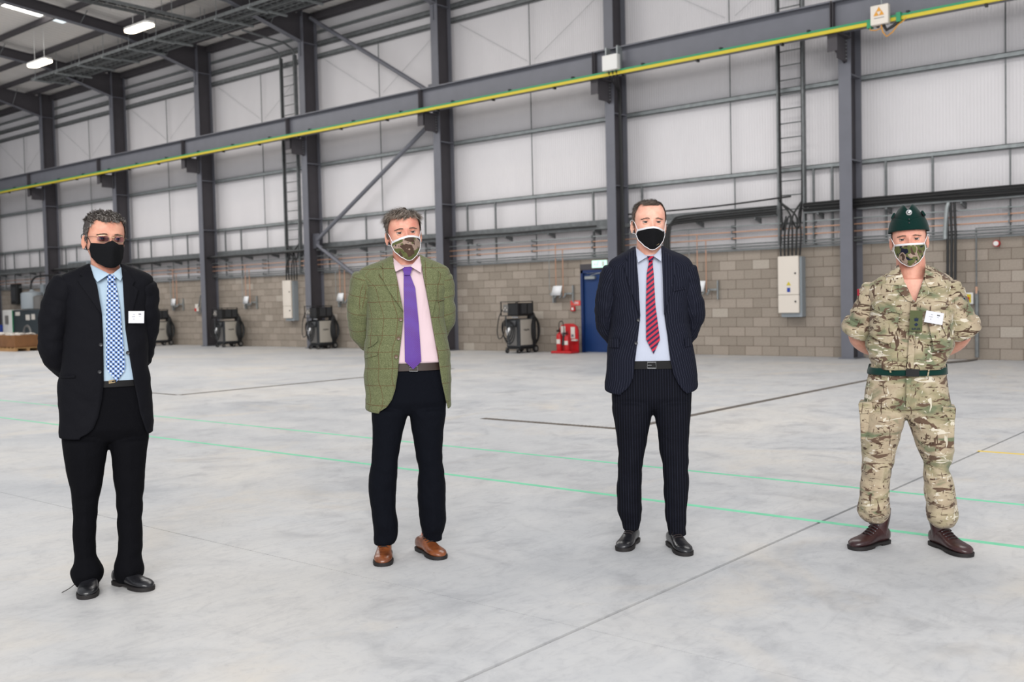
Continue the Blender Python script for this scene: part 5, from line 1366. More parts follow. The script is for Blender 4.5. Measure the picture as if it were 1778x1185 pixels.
def suit_man(man, H, tt, dep, op, hem_dz, slv, mats, neck, hips, legt, footy, shirt_shrink=.014, lap=(), flaps=(), btn=None, collar=None, tie_=None, belt=None, wr=.006, n=2.5):
    jk, sh, tr = mats
    T = Torso(man.tab(tt), dep, man.H, n, dz=.0065); ST = Torso(man.tab(tt), dep, man.H, n, shrink=shirt_shrink, dshrink=.014)
    z0 = T.z[0]
    man.zw = man.L(*belt[0], .12)[1] - .03
    # trousers, then the continuous body, then shirt and jacket
    tro, HTs, inner = trousers(man, hips, legt, footy, tr, .006)
    arms = []
    for i, s in enumerate(slv): arms.append([(*(lambda q: (q[0], d, q[1]))(man.L(x, y, -d)), r * .66) for x, y, d, r in s])
    body_mesh(man, H, T, arms, inner, neck, None)
    zb = man.L(*belt[0], .12)[1]
    m = ST.shell(zb - .012, neck[2] - .042, None, 56, 0, wr=.003, seed=3); shirt = man.sub(m, 'shirt', sh, None, ang=180)
    k = shirt.modifiers.new('s', 'SOLIDIFY'); k.thickness = .002
    O = opening(man, *op)
    m = T.shell(None, None, O, 90, .0, front_post(z0, hem_dz, T), wr=wr, seed=int(man.H * 1000))
    jo = man.sub(m, 'jacket', jk, None, ang=180, fixn=True); k = jo.modifiers.new('s', 'SOLIDIFY'); k.thickness = .006; k.offset = -1
    for i, s in enumerate(slv):
        m = MB(); P = [(*(lambda q: (q[0], d, q[1]))(man.L(x, y, -d)), r) for x, y, d, r in s]
        limb(m, P, 36, 9, 1.12, .010, i * 5 + 2, dome=True, cap=False); o = man.sub(m, 'sleeve', jk, jo, ang=180); k = o.modifiers.new('s', 'SOLIDIFY'); k.thickness = .004; k.offset = -1
    js = lambda x, z: T.yf(x, z) - .001
    for pl in lap:
        poly = [man.L(x, y, .12) for x, y in pl]
        o = man.sub(patch(poly, js, .005, .009, .014), 'lapel', jk, jo, ang=60)
    for pl in flaps:
        poly = [man.L(x, y, .12) for x, y in pl]
        man.sub(patch(poly, js, .004, .007, .012), 'pocket_flap', jk, jo, ang=60)
    if btn: buttons(man, js, btn[0], btn[1], btn[2], jo)
    ss = lambda x, z: ST.yf(x, z)
    # collar band and wings
    m = MB(); rows = []
    nx, ny, nz = neck
    for h, rr_ in ((-.045, man.nr + .016), (-.015, man.nr + .009), (.012, man.nr + .004)):
        rows.append([(nx + rr_ * math.sin(a), ny + .004 + rr_ * 1.02 * -math.cos(a), nz + h - .014 - .040 * math.cos(a)) for a in np.linspace(0, 2 * PI, 33)[:-1]])
    m.grid(rows, True); o = man.sub(m, 'collar_band', sh, shirt, ang=180); o.modifiers.new('s', 'SOLIDIFY').thickness = .003
    for w in collar:
        (a, da), (b, db), (c, dc), (e, de) = w
        m = quad(man.P(*a, da), man.P(*b, db), man.P(*c, dc), man.P(*e, de), .006, 8, .004); man.sub(m, 'collar', sh, shirt, ang=60)
    if tie_: tie(man, ss, *tie_)
    # belt
    (bt, bb, bm, bk, bkm) = belt
    zt, zl = man.L(*bt, .12)[1], man.L(*bb, .12)[1]
    xl, xr = [float(np.interp((zt + zl) / 2, O[0], O[k])) for k in (1, 2)]
    hs = lambda x, z: max(T.yf(x, z) + .013, HTs.yf(x, z) - .006)
    bo = man.sub(patch([(xl - .02, zt), (xr + .02, zt), (xr + .02, zl), (xl - .02, zl)], hs, 0, .004, .014), 'belt', bm, None)
    if bk:
        q = [man.L(x, y, .14) for x, y in bk]; P = [(x, hs(x, z) - .007, z) for x, z in q]
        m = MB().tube(P, .0028, 6, closed=True); m.tube([tuple((np.array(P[0]) + np.array(P[3])) / 2), tuple((np.array(P[0]) + np.array(P[1]) + np.array(P[2]) + np.array(P[3])) / 4)], .0018, 6); man.sub(m, 'buckle', bkm, bo)
    # fly and crease stitching
    return T, ST, jo, shirt, js, ss

# ---- man 1: dark suit, check tie, glasses
m1 = Man((185, 1016), 'person in a black suit with blue checked tie, glasses and plain black mask', 1.77); m1.skin = PM['skin1']; m1.nr = .063
H1 = Head(m1, (191.5, 414.5), .085, 1.10, R(15), R(2), R(2))
nk = m1.L(183, 462, 0)
tt = [(458, 152, 214), (463, 142, 224), (468, 128, 238), (474, 112, 254), (480, 101, 263), (490, 97, 267), (510, 108, 260), (560, 112, 255), (620, 108, 257), (660, 100, 262), (700, 100, 267), (752, 101, 267)]
f1 = set_feet(m1, [((150, 1042), -5, .275), ((262, 1027), 34, .27)])
T1, ST1, J1, SH1, js1, ss1 = suit_man(m1, H1, tt, belly(DEPTH, .012), ([(458, 155), (498, 169), (545, 177), (586, 179), (660, 180), (690, 177), (720, 170), (738, 162), (746, 152), (752, 138)], [(458, 211), (498, 214), (571, 218), (620, 226), (660, 233), (714, 244), (740, 254), (752, 261)]), .012,
    [[(117, 494, 0, .071), (106, 520, .01, .080), (97, 560, .03, .078), (95, 595, .05, .073), (103, 622, .09, .067), (128, 650, .15, .057), (165, 668, .2, .047)],
     [(247, 499, 0, .069), (249, 520, .01, .073), (250, 560, .03, .070), (248, 595, .06, .066), (238, 622, .10, .060), (215, 645, .16, .052), (190, 664, .2, .045)]],
    (PM['suit1'], PM['sh1'], PM['trs1']), (nk[0], .012, nk[1]),
    [(652, 116, 256), (680, 108, 262), (700, 106, 264), (752, 106, 259), (768, 107, 259)],
    [[(752, 106, 189), (769, 107, 189), (810, 113, 183), (838, 119, 179), (863, 125.6, 173), (898, 126, 168), (934, 126, 167), (962, 130, 166), (976, 127, 174), (990, 121, 181), (1003, 126, 179), (1014, 131, 173)],
     [(752, 191, 260), (769, 191, 258), (810, 195, 253), (860, 200, 249), (898, 203, 247), (948, 205, 248), (962, 201, 244), (975, 197, 249), (988, 197, 250), (1000, 202, 246), (1006, 206, 240)]], f1,
    lap=[[(155, 459), (169, 498), (177, 547), (156, 518), (134.5, 487), (143, 480), (138, 476.5), (148, 464)], [(211, 464), (214, 498), (217.5, 569), (231, 538), (240, 503), (230, 496), (234, 488), (219, 468)]],
    flaps=[[(103, 654), (130, 652), (130, 656), (103, 658)]],
    btn=([(175, 599), (173, 646), (222, 613)], .009, PM['btnb']),
    collar=[(((157, 459), .03), ((190, 476), .112), ((169, 490), .125), ((160, 478), .09)), (((213, 462), .03), ((195, 476), .112), ((209, 488), .125), ((214, 478), .09))],
    tie_=([(184.5, 477), (200.5, 476), (200, 489), (187, 490)], [(487, 187, 200), (500, 186, 203), (540, 184.5, 209), (600, 184, 214.5), (636, 184, 217.5), (645, 187, 216)], (202.5, 663), PM['tie1']),
    belt=((205, 661), (205, 672), PM['belt'], [(189, 662), (200, 660), (200, 664), (189, 666)], PM['gold']))
badge(m1, lambda x, z: js1(x, z), [(223, 540.5), (250.5, 540.5), (250, 561.5), (223, 561.5)], 'white name badge', .012)
HR1 = dict(front=.192, temple=.200)
reg = lambda t, z: z > hairline(t, 188e-3, .198) + .009 * noise.noise(Vector((t * 9, 0, 3)))
hm = hair_mat('greying_dark_hair', [(0, (40, 34, 31)), (.35, (92, 84, 78)), (.65, (142, 135, 129)), (1, (196, 191, 186))])
hb = scalp(m1, H1, mk('scalp_dark_a', (62, 54, 50), .8), reg, .005, m1.root)
strands(m1, H1, 'hair_strands', hm, reg, 5200, lambda t, z: .020 if z > .17 else .012, lambda t, z, a: (.3 * (a[0]), -1.0 if abs(t) < 1.4 and z > .17 else -.1, .2 if z > .17 else -1), lambda t, z: .75 if z > .185 else .14, par=hb, seed=1, curl=.45)
add_eyes(m1, H1, m1.root, PM['irisb'], .05); add_brows(m1, H1, m1.root, PM['brow'], 0, 70)
m1.tr_idx, m1.low_idx = 4, (13, 5)
mask_surf(m1, H1, [(-.069, .098), (-.030, .095), (0, .111), (.030, .095), (.069, .097), (.072, .072), (.066, .038), (.048, .012), (.02, -.004), (0, -.007), (-.02, -.004), (-.048, .012), (-.066, .038), (-.072, .072)], PM['mask'], m1.root, False)
# glasses
m = MB(); g = MB(); gl = m1.sub(MB().tube([H1.T((-.010, -.108, .1215)), H1.T((0, -.111, .124)), H1.T((.010, -.108, .1215))], .0011, 6), 'glasses', PM['gold'])
for s in (-1, 1):
    ring = []; cx, cz = s * .033, .1165
    for a in np.linspace(0, 2 * PI, 25)[:-1]:
        x = cx + .0235 * math.copysign(abs(math.cos(a)) ** .7, math.cos(a)); z = cz + .0145 * math.copysign(abs(math.sin(a)) ** .8, math.sin(a)); ring.append((x, -.103 + 2.2 * (abs(x) - .01) ** 2 * 3, z))
    m1.sub(MB().tube([H1.T(p) for p in ring], .0009, 5, closed=True), 'frame', PM['gold'], gl)
    m1.sub(MB().add([H1.T(p) for p in ring], [tuple(range(24))]), 'lens', PM['lens'], gl)
    m1.sub(MB().tube([H1.T(p) for p in ((s * .056, -.094, .122), (s * .070, -.080, .124), (s * .0785, -.04, .124), (s * .081, .005, .122), (s * .080, .022, .112))], .0013, 6), 'temple_arm', PM['brow'], gl)
for k, f_ in enumerate(m1.feet): shoe(m1, *f_, PM['shoeb'], None, w=.95, tie_end=1 if k == 0 else 0)

# ---- man 2: green tweed jacket
m2 = Man((705, 962), 'person in a green tweed jacket, pink shirt, purple tie and camouflage face mask', 1.80); m2.skin = PM['skin2']; m2.nr = .064
H2 = Head(m2, (705.5, 403.6), .085, 1.09, R(8), R(-5), R(0))
nk = m2.L(704, 447, 0)
tt = [(443, 680, 730), (449, 668, 742), (455, 652, 756), (461, 636, 770), (467, 625, 779), (478, 620, 783), (500, 634, 776), (550, 638, 771), (590, 634, 776), (613, 632, 781), (650, 633, 783), (703, 634, 783)]
f2 = set_feet(m2, [((664, 985), -3, .28), ((768, 973), 24, .28)])
T2, ST2, J2, SH2, js2, ss2 = suit_man(m2, H2, tt, belly(DEPTH, .02), ([(443, 681), (492, 691), (540, 700), (555, 700), (588, 696.5), (613, 693.5), (650, 690), (672, 686), (686, 680), (696, 671), (703, 657)], [(443, 729.5), (483, 735.5), (528, 744.7), (578, 754), (628, 763), (659, 767.5), (685, 775), (703, 780.5)]), .035,
    [[(634, 484, 0, .069), (630, 506, .01, .073), (626, 535, .03, .070), (625, 560, .06, .066), (633, 582, .10, .060), (656, 602, .16, .052), (686, 616, .2, .045)],
     [(765, 484, 0, .066), (766, 506, .01, .070), (768, 535, .03, .067), (769, 558, .06, .063), (760, 578, .10, .058), (738, 598, .16, .052), (710, 613, .2, .045)]],
    (PM['tweed'], PM['sh2'], PM['trs2']), (nk[0], .012, nk[1]),
    [(626, 652, 770), (660, 646, 776), (700, 645, 775), (720, 645, 774)],
    [[(700, 645, 709), (720, 645, 709), (752, 647, 699), (799, 645, 691), (820, 642, 690), (827, 640, 690), (846, 639, 688), (877, 644, 687), (914, 649, 691), (930, 649, 690), (942, 651, 684)],
     [(700, 711, 775), (720, 711, 774), (746, 715, 771), (790, 722.6, 768), (806, 725, 768), (822, 726, 773), (858, 725, 774), (911, 729, 775), (925, 731, 770), (939, 735, 768.5)]], f2,
    lap=[[(681, 447), (691, 492), (700.5, 541), (677, 508), (658, 474), (666, 467), (660, 461), (670, 451)], [(730, 447), (736, 483), (745, 528), (749.5, 552), (757, 520), (761, 470), (748, 465), (751, 457), (741, 451)]],
    flaps=[[(637, 598), (641, 590), (655.5, 583), (656, 592), (648, 600), (638, 605)], [(631, 619), (655, 612), (655, 617), (632, 624)], [(760.5, 522), (774, 517.5), (774, 520), (760.5, 524.5)]],
    btn=([(696, 555), (692, 587.5), (688, 619.5)], .0105, PM['btnbr']),
    collar=[(((682, 447), .03), ((702, 465), .112), ((687, 472), .130), ((683, 460), .09)), (((729, 444), .03), ((713, 463), .112), ((731, 474), .130), ((732, 459), .09))],
    tie_=([(698, 464), (717, 463), (712, 478), (702, 478)], [(476, 701, 712), (500, 701, 721), (560, 702, 727), (628, 703, 731.5)], (717.5, 641.5), PM['tie2']),
    belt=((730, 630), (730, 644), PM['beltb'], [(711, 636), (725, 636), (725, 645), (711, 645)], PM['buckle']))
reg = lambda t, z: z > hairline(t, .186, .201) + .012 * noise.noise(Vector((t * 8, 0, 7)))
hm = hair_mat('grey_brown_hair', [(0, (60, 48, 40)), (.35, (112, 96, 83)), (.7, (158, 144, 132)), (1, (202, 194, 184))])
hb = scalp(m2, H2, mk('scalp_dark_b', (84, 74, 66), .8), reg, .007, m2.root)
strands(m2, H2, 'hair_strands', hm, reg, 5200, lambda t, z: .040 if z > .19 else (.026 if z > .17 else .013), lambda t, z, a: (-1.1 if a[0] < .03 else .8, -.9 if abs(t) < 1.5 else .1, -.2 if z > .17 else -1), lambda t, z: .35 if z > .18 else .12, par=hb, seed=2, curl=.3)
add_eyes(m2, H2, m2.root, PM['iris']); add_brows(m2, H2, m2.root, PM['brow'], 0, 90)
MO = [(-.066, .083), (-.03, .094), (0, .100), (.03, .099), (.066, .092), (.070, .070), (.060, .036), (.036, .006), (.012, -.011), (0, -.014), (-.012, -.011), (-.036, .006), (-.060, .036), (-.070, .066)]
for m_ in (m2,): m_.tr_idx, m_.low_idx = 4, (13, 5)
mask_surf(m2, H2, MO, PM['dpm'], m2.root)
for f_ in m2.feet: shoe(m2, *f_, PM['shoebr'], None)

# ---- man 3: navy pinstripe suit
m3 = Man((1133, 946), 'person in a navy pinstripe suit with red striped tie and white-edged black mask', 1.83); m3.skin = PM['skin3']; m3.nr = .063
H3 = Head(m3, (1132.5, 385.5), .085, 1.07, R(10), R(1), R(-1))
nk = m3.L(1126, 430, 0)
tt = [(428, 1101, 1151), (434, 1091, 1161), (440, 1078, 1176), (446, 1065, 1191), (452, 1057, 1198), (462, 1054, 1203), (480, 1057, 1202), (520, 1061, 1198), (560, 1061, 1196), (592, 1057, 1202), (611, 1054, 1206), (640, 1052, 1210), (668, 1050, 1213)]
f3 = set_feet(m3, [((1079, 959), -15, .27), ((1194, 967), 17, .28)])
T3, ST3, J3, SH3, js3, ss3 = suit_man(m3, H3, tt, belly(DEPTH, .01), ([(428, 1103), (480, 1107.7), (548, 1111.5), (580, 1108), (630, 1101.5), (642, 1100.5), (652, 1097), (660, 1090), (668, 1076)], [(428, 1149), (486, 1151), (542, 1153), (580, 1159), (623, 1164), (642, 1169), (654, 1177), (662, 1185), (668, 1195)]), .05,
    [[(1067, 472, 0, .066), (1061, 500, .01, .072), (1056, 530, .03, .070), (1054, 553, .06, .066), (1062, 574, .10, .060), (1084, 596, .16, .052), (1112, 612, .2, .045)],
     [(1190, 470, 0, .064), (1193, 500, .01, .071), (1199, 528, .03, .070), (1202, 552, .06, .066), (1194, 574, .10, .060), (1174, 596, .16, .052), (1146, 612, .2, .045)]],
    (PM['suit3'], PM['sh3'], PM['trs3']), (nk[0], .012, nk[1]),
    [(622, 1068, 1198), (660, 1062, 1202), (690, 1062, 1201), (712, 1064, 1200)],
    [[(690, 1062, 1132), (712, 1063, 1134), (751, 1069.5, 1125.7), (788, 1074, 1119.6), (812, 1073, 1114.5), (849, 1070, 1114), (888, 1072.5, 1114), (905, 1077, 1113), (922, 1082, 1108)],
     [(690, 1134, 1201), (712, 1135, 1200), (742, 1141, 1198), (782, 1145.5, 1195), (824, 1151.5, 1196), (843, 1152, 1196.5), (879, 1154, 1192.5), (897, 1155, 1191), (926, 1161, 1190)]], f3,
    lap=[[(1103, 430), (1107.5, 480), (1111.5, 550), (1096, 505), (1082, 459), (1090, 453), (1086, 446), (1094, 435)], [(1149, 433), (1151, 486), (1153, 546), (1165, 505), (1175, 457), (1166, 452), (1168, 446), (1157, 437)]],
    flaps=[[(1055, 591), (1075, 588), (1075, 604), (1056, 604)], [(1190, 588), (1202, 588), (1202, 601), (1190, 603)], [(1171, 503), (1190, 499), (1190, 502), (1171, 506)]],
    btn=([(1108.5, 556), (1104.5, 596)], .009, PM['btnb']),
    collar=[(((1104, 430), .03), ((1124, 446), .112), ((1108, 456), .130), ((1105, 443), .09)), (((1148, 430), .03), ((1135, 445), .112), ((1148, 454), .130), ((1149, 443), .09))],
    tie_=([(1123.5, 445), (1136, 445), (1133, 454), (1127, 454)], [(453, 1127, 1133), (475, 1123, 1135), (530, 1121.5, 1138), (590, 1122, 1146)], (1135, 615), PM['tie3']),
    belt=((1135, 627), (1135, 641), PM['belt'], [(1124, 629.5), (1139, 629.5), (1139, 640), (1124, 640)], PM['buckle']))
hs3 = lambda x, z: ss3(x, z)
q = [m3.L(x, y, .14) for x, y in ((1141, 630), (1143, 630), (1143, 640), (1141, 640))]
reg = lambda t, z: z > hairline(t, .199, .213) + .003 * noise.noise(Vector((t * 8, 0, 5)))
hm = hair_mat('short_brown_hair', [(0, (46, 36, 30)), (.5, (90, 74, 62)), (.85, (130, 112, 98)), (1, (160, 146, 132))])
hb = scalp(m3, H3, mk('scalp_dark_c', (74, 62, 54), .8), reg, .004, m3.root)
strands(m3, H3, 'hair_strands', hm, reg, 5000, lambda t, z: .020 if z > .2 else .012, lambda t, z, a: (-.8, -.7 if abs(t) < 1.5 else .1, .1 if z > .18 else -1), lambda t, z: .4 if z > .19 else .2, par=hb, seed=3, curl=.3)
add_eyes(m3, H3, m3.root, PM['iris']); add_brows(m3, H3, m3.root, PM['brow'], -.001, 60)
m3.tr_idx, m3.low_idx = 4, (13, 5)
MO3 = [(-.066, .084), (-.03, .090), (0, .092), (.03, .088), (.067, .077), (.070, .058), (.058, .028), (.036, .002), (.012, -.014), (0, -.016), (-.012, -.014), (-.036, .002), (-.062, .034), (-.071, .062)]
mk3, ysf = mask_surf(m3, H3, MO3, PM['mask'], m3.root)
pts = [(x, ysf(x, z) - .0035, z) for x, z in ((.018, .004), (.024, .008), (.028, .009), (.032, .014), (.030, .010))]
m3.sub(MB().tube([H3.T(p) for p in pts], .0009, 5), 'embroidery', PM['gold'], mk3)
for f_ in m3.feet: shoe(m3, *f_, PM['shoeb'], None, w=.95)

# ---- man 4: soldier in camouflage
m4 = Man((1580, 947), 'person in camouflage uniform with dark green side cap, camouflage face mask and brown boots', 1.76); m4.skin = PM['skin4']; m4.nr = .070
H4 = Head(m4, (1579, 415.5), .085, 1.07, R(1), R(-2), R(2))
nk = m4.L(1583, 466, 0)
tt4 = [(462, 1557, 1611), (470, 1545, 1625), (478, 1526, 1642), (485, 1511, 1654), (493, 1505, 1659), (505, 1508, 1656), (540, 1510, 1655), (583, 1507, 1657), (604, 1507, 1653), (625, 1509, 1649), (640, 1513, 1644)]
hips4 = [(630, 1513, 1642), (651, 1507, 1644), (682, 1501, 1648), (714, 1499, 1655), (725, 1498, 1656)]
legs4 = [[(705, 1499, 1571), (725, 1497, 1572), (760, 1494, 1563), (795, 1496, 1552), (832, 1494, 1546), (870, 1491, 1544.6), (888, 1490, 1545), (899, 1494, 1543), (905, 1503, 1538)],
         [(705, 1574, 1655), (725, 1576, 1656), (751, 1582, 1657), (785, 1596, 1656), (813, 1603, 1650), (845, 1604, 1658), (876, 1608, 1663), (893, 1607, 1665), (905, 1610, 1664), (914, 1620, 1655)]]
f4 = set_feet(m4, [((1479, 956), -36, .28), ((1683, 969), 33, .30)])
T4 = Torso(m4.tab(tt4), belly(DEPTH, .012), m4.H, 2.5); tro4, HT4, inner4 = trousers(m4, hips4, legs4, f4, PM['camo'], .010)
arm4 = [[(1517, 504, .0, .052), (1508, 530, .01, .052), (1498, 560, .03, .048), (1488, 584, .06, .044), (1502, 600, .12, .042), (1528, 612, .17, .034), (1545, 618, .19, .028)],
        [(1647, 500, .0, .052), (1655, 530, .01, .052), (1664, 560, .03, .048), (1672, 580, .06, .044), (1658, 598, .12, .042), (1632, 612, .17, .034), (1615, 618, .19, .028)]]
arms = [[(*(lambda q: (q[0], d, q[1]))(m4.L(x, y, -d)), r) for x, y, d, r in s] for s in arm4]
m4.zw = m4.L(1582, 640, 0)[1] - .03
H4b = body_mesh(m4, H4, Torso(m4.tab(tt4), DEPTH, m4.H, 2.5, shrink=.0), arms, inner4, (nk[0], .008, nk[1]), None)
O4 = opening(m4, [(462, 1559), (490, 1570), (527, 1588), (560, 1589), (640, 1580)], [(462, 1609), (490, 1602), (527, 1589), (560, 1589.5), (640, 1580.5)])
m = T4.shell(None, None, O4, 96, .0, None, wr=.020, seed=9); sh4 = m4.sub(m, 'shirt', PM['camo'], None, ang=180); k = sh4.modifiers.new('s', 'SOLIDIFY'); k.thickness = .004; k.offset = -1
js4 = lambda x, z: T4.yf(x, z) - .010
slv4 = [[(1519, 503, .0, .066), (1513, 524, .01, .076), (1504, 546, .02, .078), (1495, 566, .03, .076)], [(1646, 499, .0, .064), (1652, 522, .01, .076), (1662, 546, .02, .078), (1671, 566, .03, .076)]]
cuffs = [[(1498, 557, .025, .078), (1496, 562, .028, .086), (1491, 570, .035, .088), (1487, 577, .04, .084), (1486, 579, .042, .070)], [(1667, 557, .025, .078), (1669, 562, .028, .086), (1674, 570, .035, .088), (1677, 577, .04, .084), (1678, 579, .042, .070)]]
for i in range(2):
    m = MB(); P = [(*(lambda q: (q[0], d, q[1]))(m4.L(x, y, -d)), r) for x, y, d, r in slv4[i]]; limb(m, P, 36, 10, 1.1, .018, i * 7 + 1, dome=True, cap=False); o = m4.sub(m, 'sleeve', PM['camo'], sh4, ang=180); o.modifiers.new('s', 'SOLIDIFY').thickness = .004
    m = MB(); P = [(*(lambda q: (q[0], d, q[1]))(m4.L(x, y, -d)), r) for x, y, d, r in cuffs[i]]; limb(m, P, 32, 4, 1.05, .009, i * 3 + 5, cap=False); o = m4.sub(m, 'rolled_cuff', PM['camo'], sh4, ang=180); k = o.modifiers.new('s', 'SOLIDIFY'); k.thickness = .010
def pl4(pts, name, off, th, mat=PM['camo'], st=.012, par=sh4): return m4.sub(patch([m4.L(x, y, .13) for x, y in pts], js4, off, th, st), name, mat, par, ang=60)
pl4([(1582, 527), (1592, 524), (1586, 639), (1575, 640)], 'placket', .0, .006)
pl4([(1509, 545), (1513, 540), (1522, 538), (1562, 536), (1559, 568), (1549, 593), (1543, 597), (1527, 592), (1509, 582)], 'chest_pocket', .002, .018)
pl4([(1511, 526), (1520, 522), (1545, 532), (1569, 534), (1566, 545), (1548, 541), (1532, 545), (1516, 537)], 'pocket_flap', .022, .009)
pl4([(1611, 556), (1655, 548), (1654, 575), (1650, 600), (1640, 610), (1622, 608)], 'chest_pocket', .002, .018)
pl4([(1611, 541), (1634, 538), (1661, 541), (1656, 554), (1646, 562), (1636, 558), (1612, 552)], 'pocket_flap', .022, .009)
o = pl4([(1580, 539), (1602, 539.5), (1601, 576), (1579, 574.5)], 'rank_slide', .016, .005, PM['olive'])
def fl4(x, z): return js4(x, z) - .0215
def flat4(pts, name, mat=PM['navyp']): return m4.sub(patch([m4.L(x, y, .15) for x, y in pts], fl4, 0, .001, .02), name, mat, o)
flat4([(1587, 552), (1588.5, 554), (1589, 551.5), (1590.5, 553.5), (1591, 550.5), (1591.7, 553.5), (1593, 551.5), (1593.6, 554), (1595, 552), (1594, 558), (1588, 558)], 'crown_emblem')
flat4([(1591, 560.5), (1594.5, 563.8), (1590.5, 567), (1587, 563.8)], 'pip_emblem')
cx4, cz4 = m4.L(1590.3, 571.5, .15); yy4 = fl4(cx4, cz4)
k = text_mb('RIFLES', .0145, lambda x, z, d: (cx4 + x, yy4 - .0008 - d, cz4 + z), bold=True); m4.sub(k, 'lettering', PM['navyp'], o, fixn=False)
badge(m4, lambda x, z: js4(x, z), [(1608.5, 539), (1639, 544.5), (1635.5, 564.5), (1604, 559)], 'white name badge, tilted', .026)
# lapels of the open collar
for w in ([(1560, 459), (1570, 487), (1566, 496), (1538, 494), (1540, 478), (1552, 464)], [(1607, 458), (1606, 488), (1612, 499), (1637, 495), (1632, 478), (1618, 466)]):
    pl4(w, 'collar', -.002, .010)
for w in ([(1561, 486), (1572, 492), (1588, 526), (1575, 522), (1560, 505)], [(1606, 486), (1602, 494), (1590, 526), (1600, 520), (1618, 507), (1612, 496)]):
    pl4(w, 'lapel', -.004, .006)
m = MB(); rows = []
for h, r in ((-.04, m4.nr + .026), (-.01, m4.nr + .020), (.012, m4.nr + .018), (-.012, m4.nr + .034)):
    rows.append([(nk[0] + r * math.sin(a), .012 + r * -math.cos(a), nk[1] + h - .01 - .030 * math.cos(a)) for a in np.linspace(R(50), R(310), 26)])
m.grid(rows, False); q = m4.sub(m, 'collar_back', PM['camo'], sh4, ang=180); q.modifiers.new('s', 'SOLIDIFY').thickness = .003
for x, y in ((1586, 524), (1532.5, 538.5)):
    a, z = m4.L(x, y, .14); m = MB(); m.lathe([(.007, 0), (.008, .002), (.005, .003)], (0, 0, 0), 12); m.v = [(a + v[0], js4(a, z) - .021 - v[2], z + v[1]) for v in m.v]; m4.sub(m, 'button', PM['btnbr'], sh4)
a, z = m4.L(1675, 522, .02); m4.sub(MB().cbox((a - .012, -.052, z), (.03, .006, .028), rz=R(35)), 'shoulder_patch', PM['navyp'], sh4)
a, z = m4.L(1489, 508, .02); m4.sub(MB().cbox((a + .004, -.040, z), (.010, .005, .034), rz=R(-40)), 'shoulder_patch', mk('red_patch', (150, 34, 48), .8), sh4)
# belt, loops, pockets on the trousers
B4 = Torso(m4.tab(hips4), DEPTH, m4.H, 2.5); z0b, z1b = m4.L(1582, 654, .13)[1], m4.L(1582, 640, .13)[1]
m = B4.shell(z0b, z1b + .004, None, 64, .006, lambda p: [p[0], p[1], p[2] + .012 * (1 if p[1] > 0 else 0) + .10 * p[0] ** 2 * (0 if p[1] > .05 else 1)]); bo = m4.sub(m, 'belt', PM['beltg'], None, ang=180); bo.modifiers.new('s', 'SOLIDIFY').thickness = .004
hs4 = lambda x, z: B4.yf(x, z) - .011
def pt4(pts, name, off, th, mat=PM['camo'], par=None, st=.014): return m4.sub(patch([m4.L(x, y, .13) for x, y in pts], hs4, off, th, st), name, mat, par or tro4, ang=60)
pt4([(1573, 641), (1596, 641.5), (1596, 654), (1573, 653.5)], 'belt_clasp', .0, .006, PM['maskb'], bo)
pt4([(1612.5, 637), (1615, 637), (1612, 655), (1609.5, 655)], 'belt_loop', .004, .004, PM['camo']); pt4([(1541, 632), (1544, 634), (1548, 647), (1545, 647)], 'belt_loop', .004, .004, PM['camo'])
def side_pocket(outer, s):
    ctr = [m4.L(x, y, .0) for x, y in outer]; z1 = max(c[1] for c in ctr); z0 = min(c[1] for c in ctr); xo = (min if s < 0 else max)(c[0] for c in ctr); xi = (max if s < 0 else min)(c[0] for c in ctr); xm = (xo + xi) / 2
    xm -= s * .010; m = MB().cbox((xm, -.01, (z0 + z1) / 2), (abs(xo - xi) - .004, .17, z1 - z0), ry=R(2 * s), bev=.010); po = m4.sub(m, 'cargo_pocket', PM['camo'], tro4, ang=40)
    m = MB().cbox((xm + s * .001, -.01, z1 - .03), (abs(xo - xi) + .004, .182, .060), ry=R(5 * s), bev=.006); m4.sub(m, 'pocket_flap', PM['camo'], po, ang=40)
side_pocket([(1490, 696), (1513, 762)], -1); side_pocket([(1639, 704), (1661, 776)], 1)
pt4([(1574, 657), (1582, 657), (1580, 708), (1573, 708)], 'fly', -.006, .004)
# boots
for f_ in m4.feet: shoe(m4, *f_, PM['boot'], None, name='boot', boot=True, w=1.1)
# cap
CH = [0, .02, .04, .06, .08, .095, .108, .116, .119]; CWD = [.0900, .0870, .0810, .0710, .0580, .0470, .0375, .0310, .0260]; CD = [.110, .110, .109, .107, .104, .101, .098, .095, .092]
def cap_pt(t, h, g=0.0):
    w, d = float(np.interp(h, CH, CWD)) + g, float(np.interp(h, CH, CD)) + g; sn, cs = math.sin(t), math.cos(t)
    x = w * math.copysign(abs(sn) ** .92, sn); y = .006 - d * math.copysign(abs(cs) ** .92, cs)
    z = .166 + h - .010 * (1 - abs(cs)) * (1 - h / .119) - (.010 if cs < 0 else 0) * abs(cs)
    if h > .09: z -= .026 * (h - .09) / .03 * math.exp(-(x / .013) ** 2)     # dip between the two folds of the crown
    return x, y, z
m = MB(); rows = []
for h in np.linspace(0, .119, 22): rows.append([H4.T(cap_pt(2 * PI * k / 64, h)) for k in range(64)])
top = [cap_pt(2 * PI * k / 64, .119) for k in range(64)]
for f in (.86, .6, .3, .05): rows.append([H4.T((x * f, y * (.9 + .1 * f), .166 + .120 - .030 * math.exp(-(x * f / .012) ** 2))) for x, y, z in top])
m.grid(rows, True); cp = m4.sub(m, 'side_cap', PM['cap'], None, ang=180)
m = MB(); rows = []
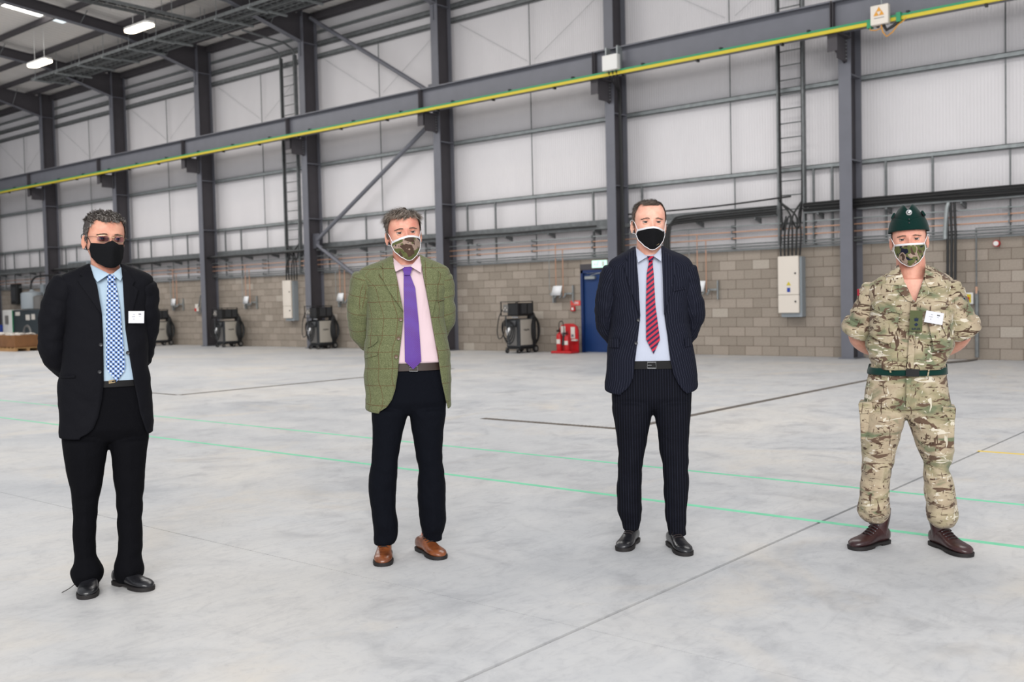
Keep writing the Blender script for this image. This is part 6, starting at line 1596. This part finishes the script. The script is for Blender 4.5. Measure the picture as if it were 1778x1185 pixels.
for v in np.linspace(0, 1, 10):
    row = []
    for k in range(64):
        t = 2 * PI * k / 64; front = math.exp(-(math.sin(t) / .10) ** 2) if math.cos(t) > 0 else 0
        hh = .040 + .022 * abs(math.sin(t)) - .006 * front; x, y, z = cap_pt(t, v * hh, .0035); row.append(H4.T((x, y, z - (.004 if v == 0 else 0))))
    rows.append(row)
m.grid(rows, True); cu = m4.sub(m, 'curtain', PM['cap'], cp, ang=180); k = cu.modifiers.new('s', 'SOLIDIFY'); k.thickness = .003
m = MB()
for s in (-1, 1): m.cbox((s * .067, -.02, .236), (.010, .12, .030), ry=R(-30 * s), bev=.004)
q = MB(); H4.mb(q, m); m4.sub(q, 'ear_flap_fold', PM['cap'], cp)
m = MB().lathe([(.013, 0), (.014, .003), (.010, .006), (.004, .007)], (0, 0, 0), 18); m.v = [(v[0] + .003, -.0995 - v[2], .244 + v[1]) for v in m.v]; q = MB(); H4.mb(q, m); bd = m4.sub(q, 'cap_badge', PM['buckle'], cp)
m = MB().tube([(.003 + .006 * math.cos(a), -.107, .244 + .006 * math.sin(a)) for a in np.linspace(0, 2 * PI, 13)[:-1]], .0018, 5, closed=True); q = MB(); H4.mb(q, m); m4.sub(q, 'bugle_emblem', PM['blackp'], bd)
for z in (.212, .195):
    m = MB().ball((.002, -.108, z), .004, 8, 6, (1, .6, 1)); q = MB(); H4.mb(q, m); m4.sub(q, 'button', PM['btnb'], cp)
reg = lambda t, z: z > hairline(t, .21, .21, .1, .06) and z < .178
hm = hair_mat('cropped_brown_hair', [(0, (52, 40, 32)), (.6, (86, 68, 54)), (1, (110, 92, 76))])
hb = scalp(m4, H4, mk('scalp_dark_d', (92, 72, 60), .8), reg, .0015, m4.root)
strands(m4, H4, 'hair_strands', hm, reg, 1800, lambda t, z: .006, lambda t, z, a: (0, .1, -1), lambda t, z: .3, par=hb, seed=4, curl=.2)
add_eyes(m4, H4, m4.root, PM['iris']); add_brows(m4, H4, m4.root, PM['brow'], -.001, 60)
m4.tr_idx, m4.low_idx = 4, (13, 5)
MO4 = [(-.067, .096), (-.03, .097), (0, .098), (.03, .097), (.067, .096), (.070, .070), (.060, .036), (.040, .010), (.014, -.007), (0, -.010), (-.014, -.007), (-.040, .010), (-.060, .036), (-.070, .070)]
mask_surf(m4, H4, MO4, PM['dpm'], m4.root)
# trouser bottoms bloused with elastic
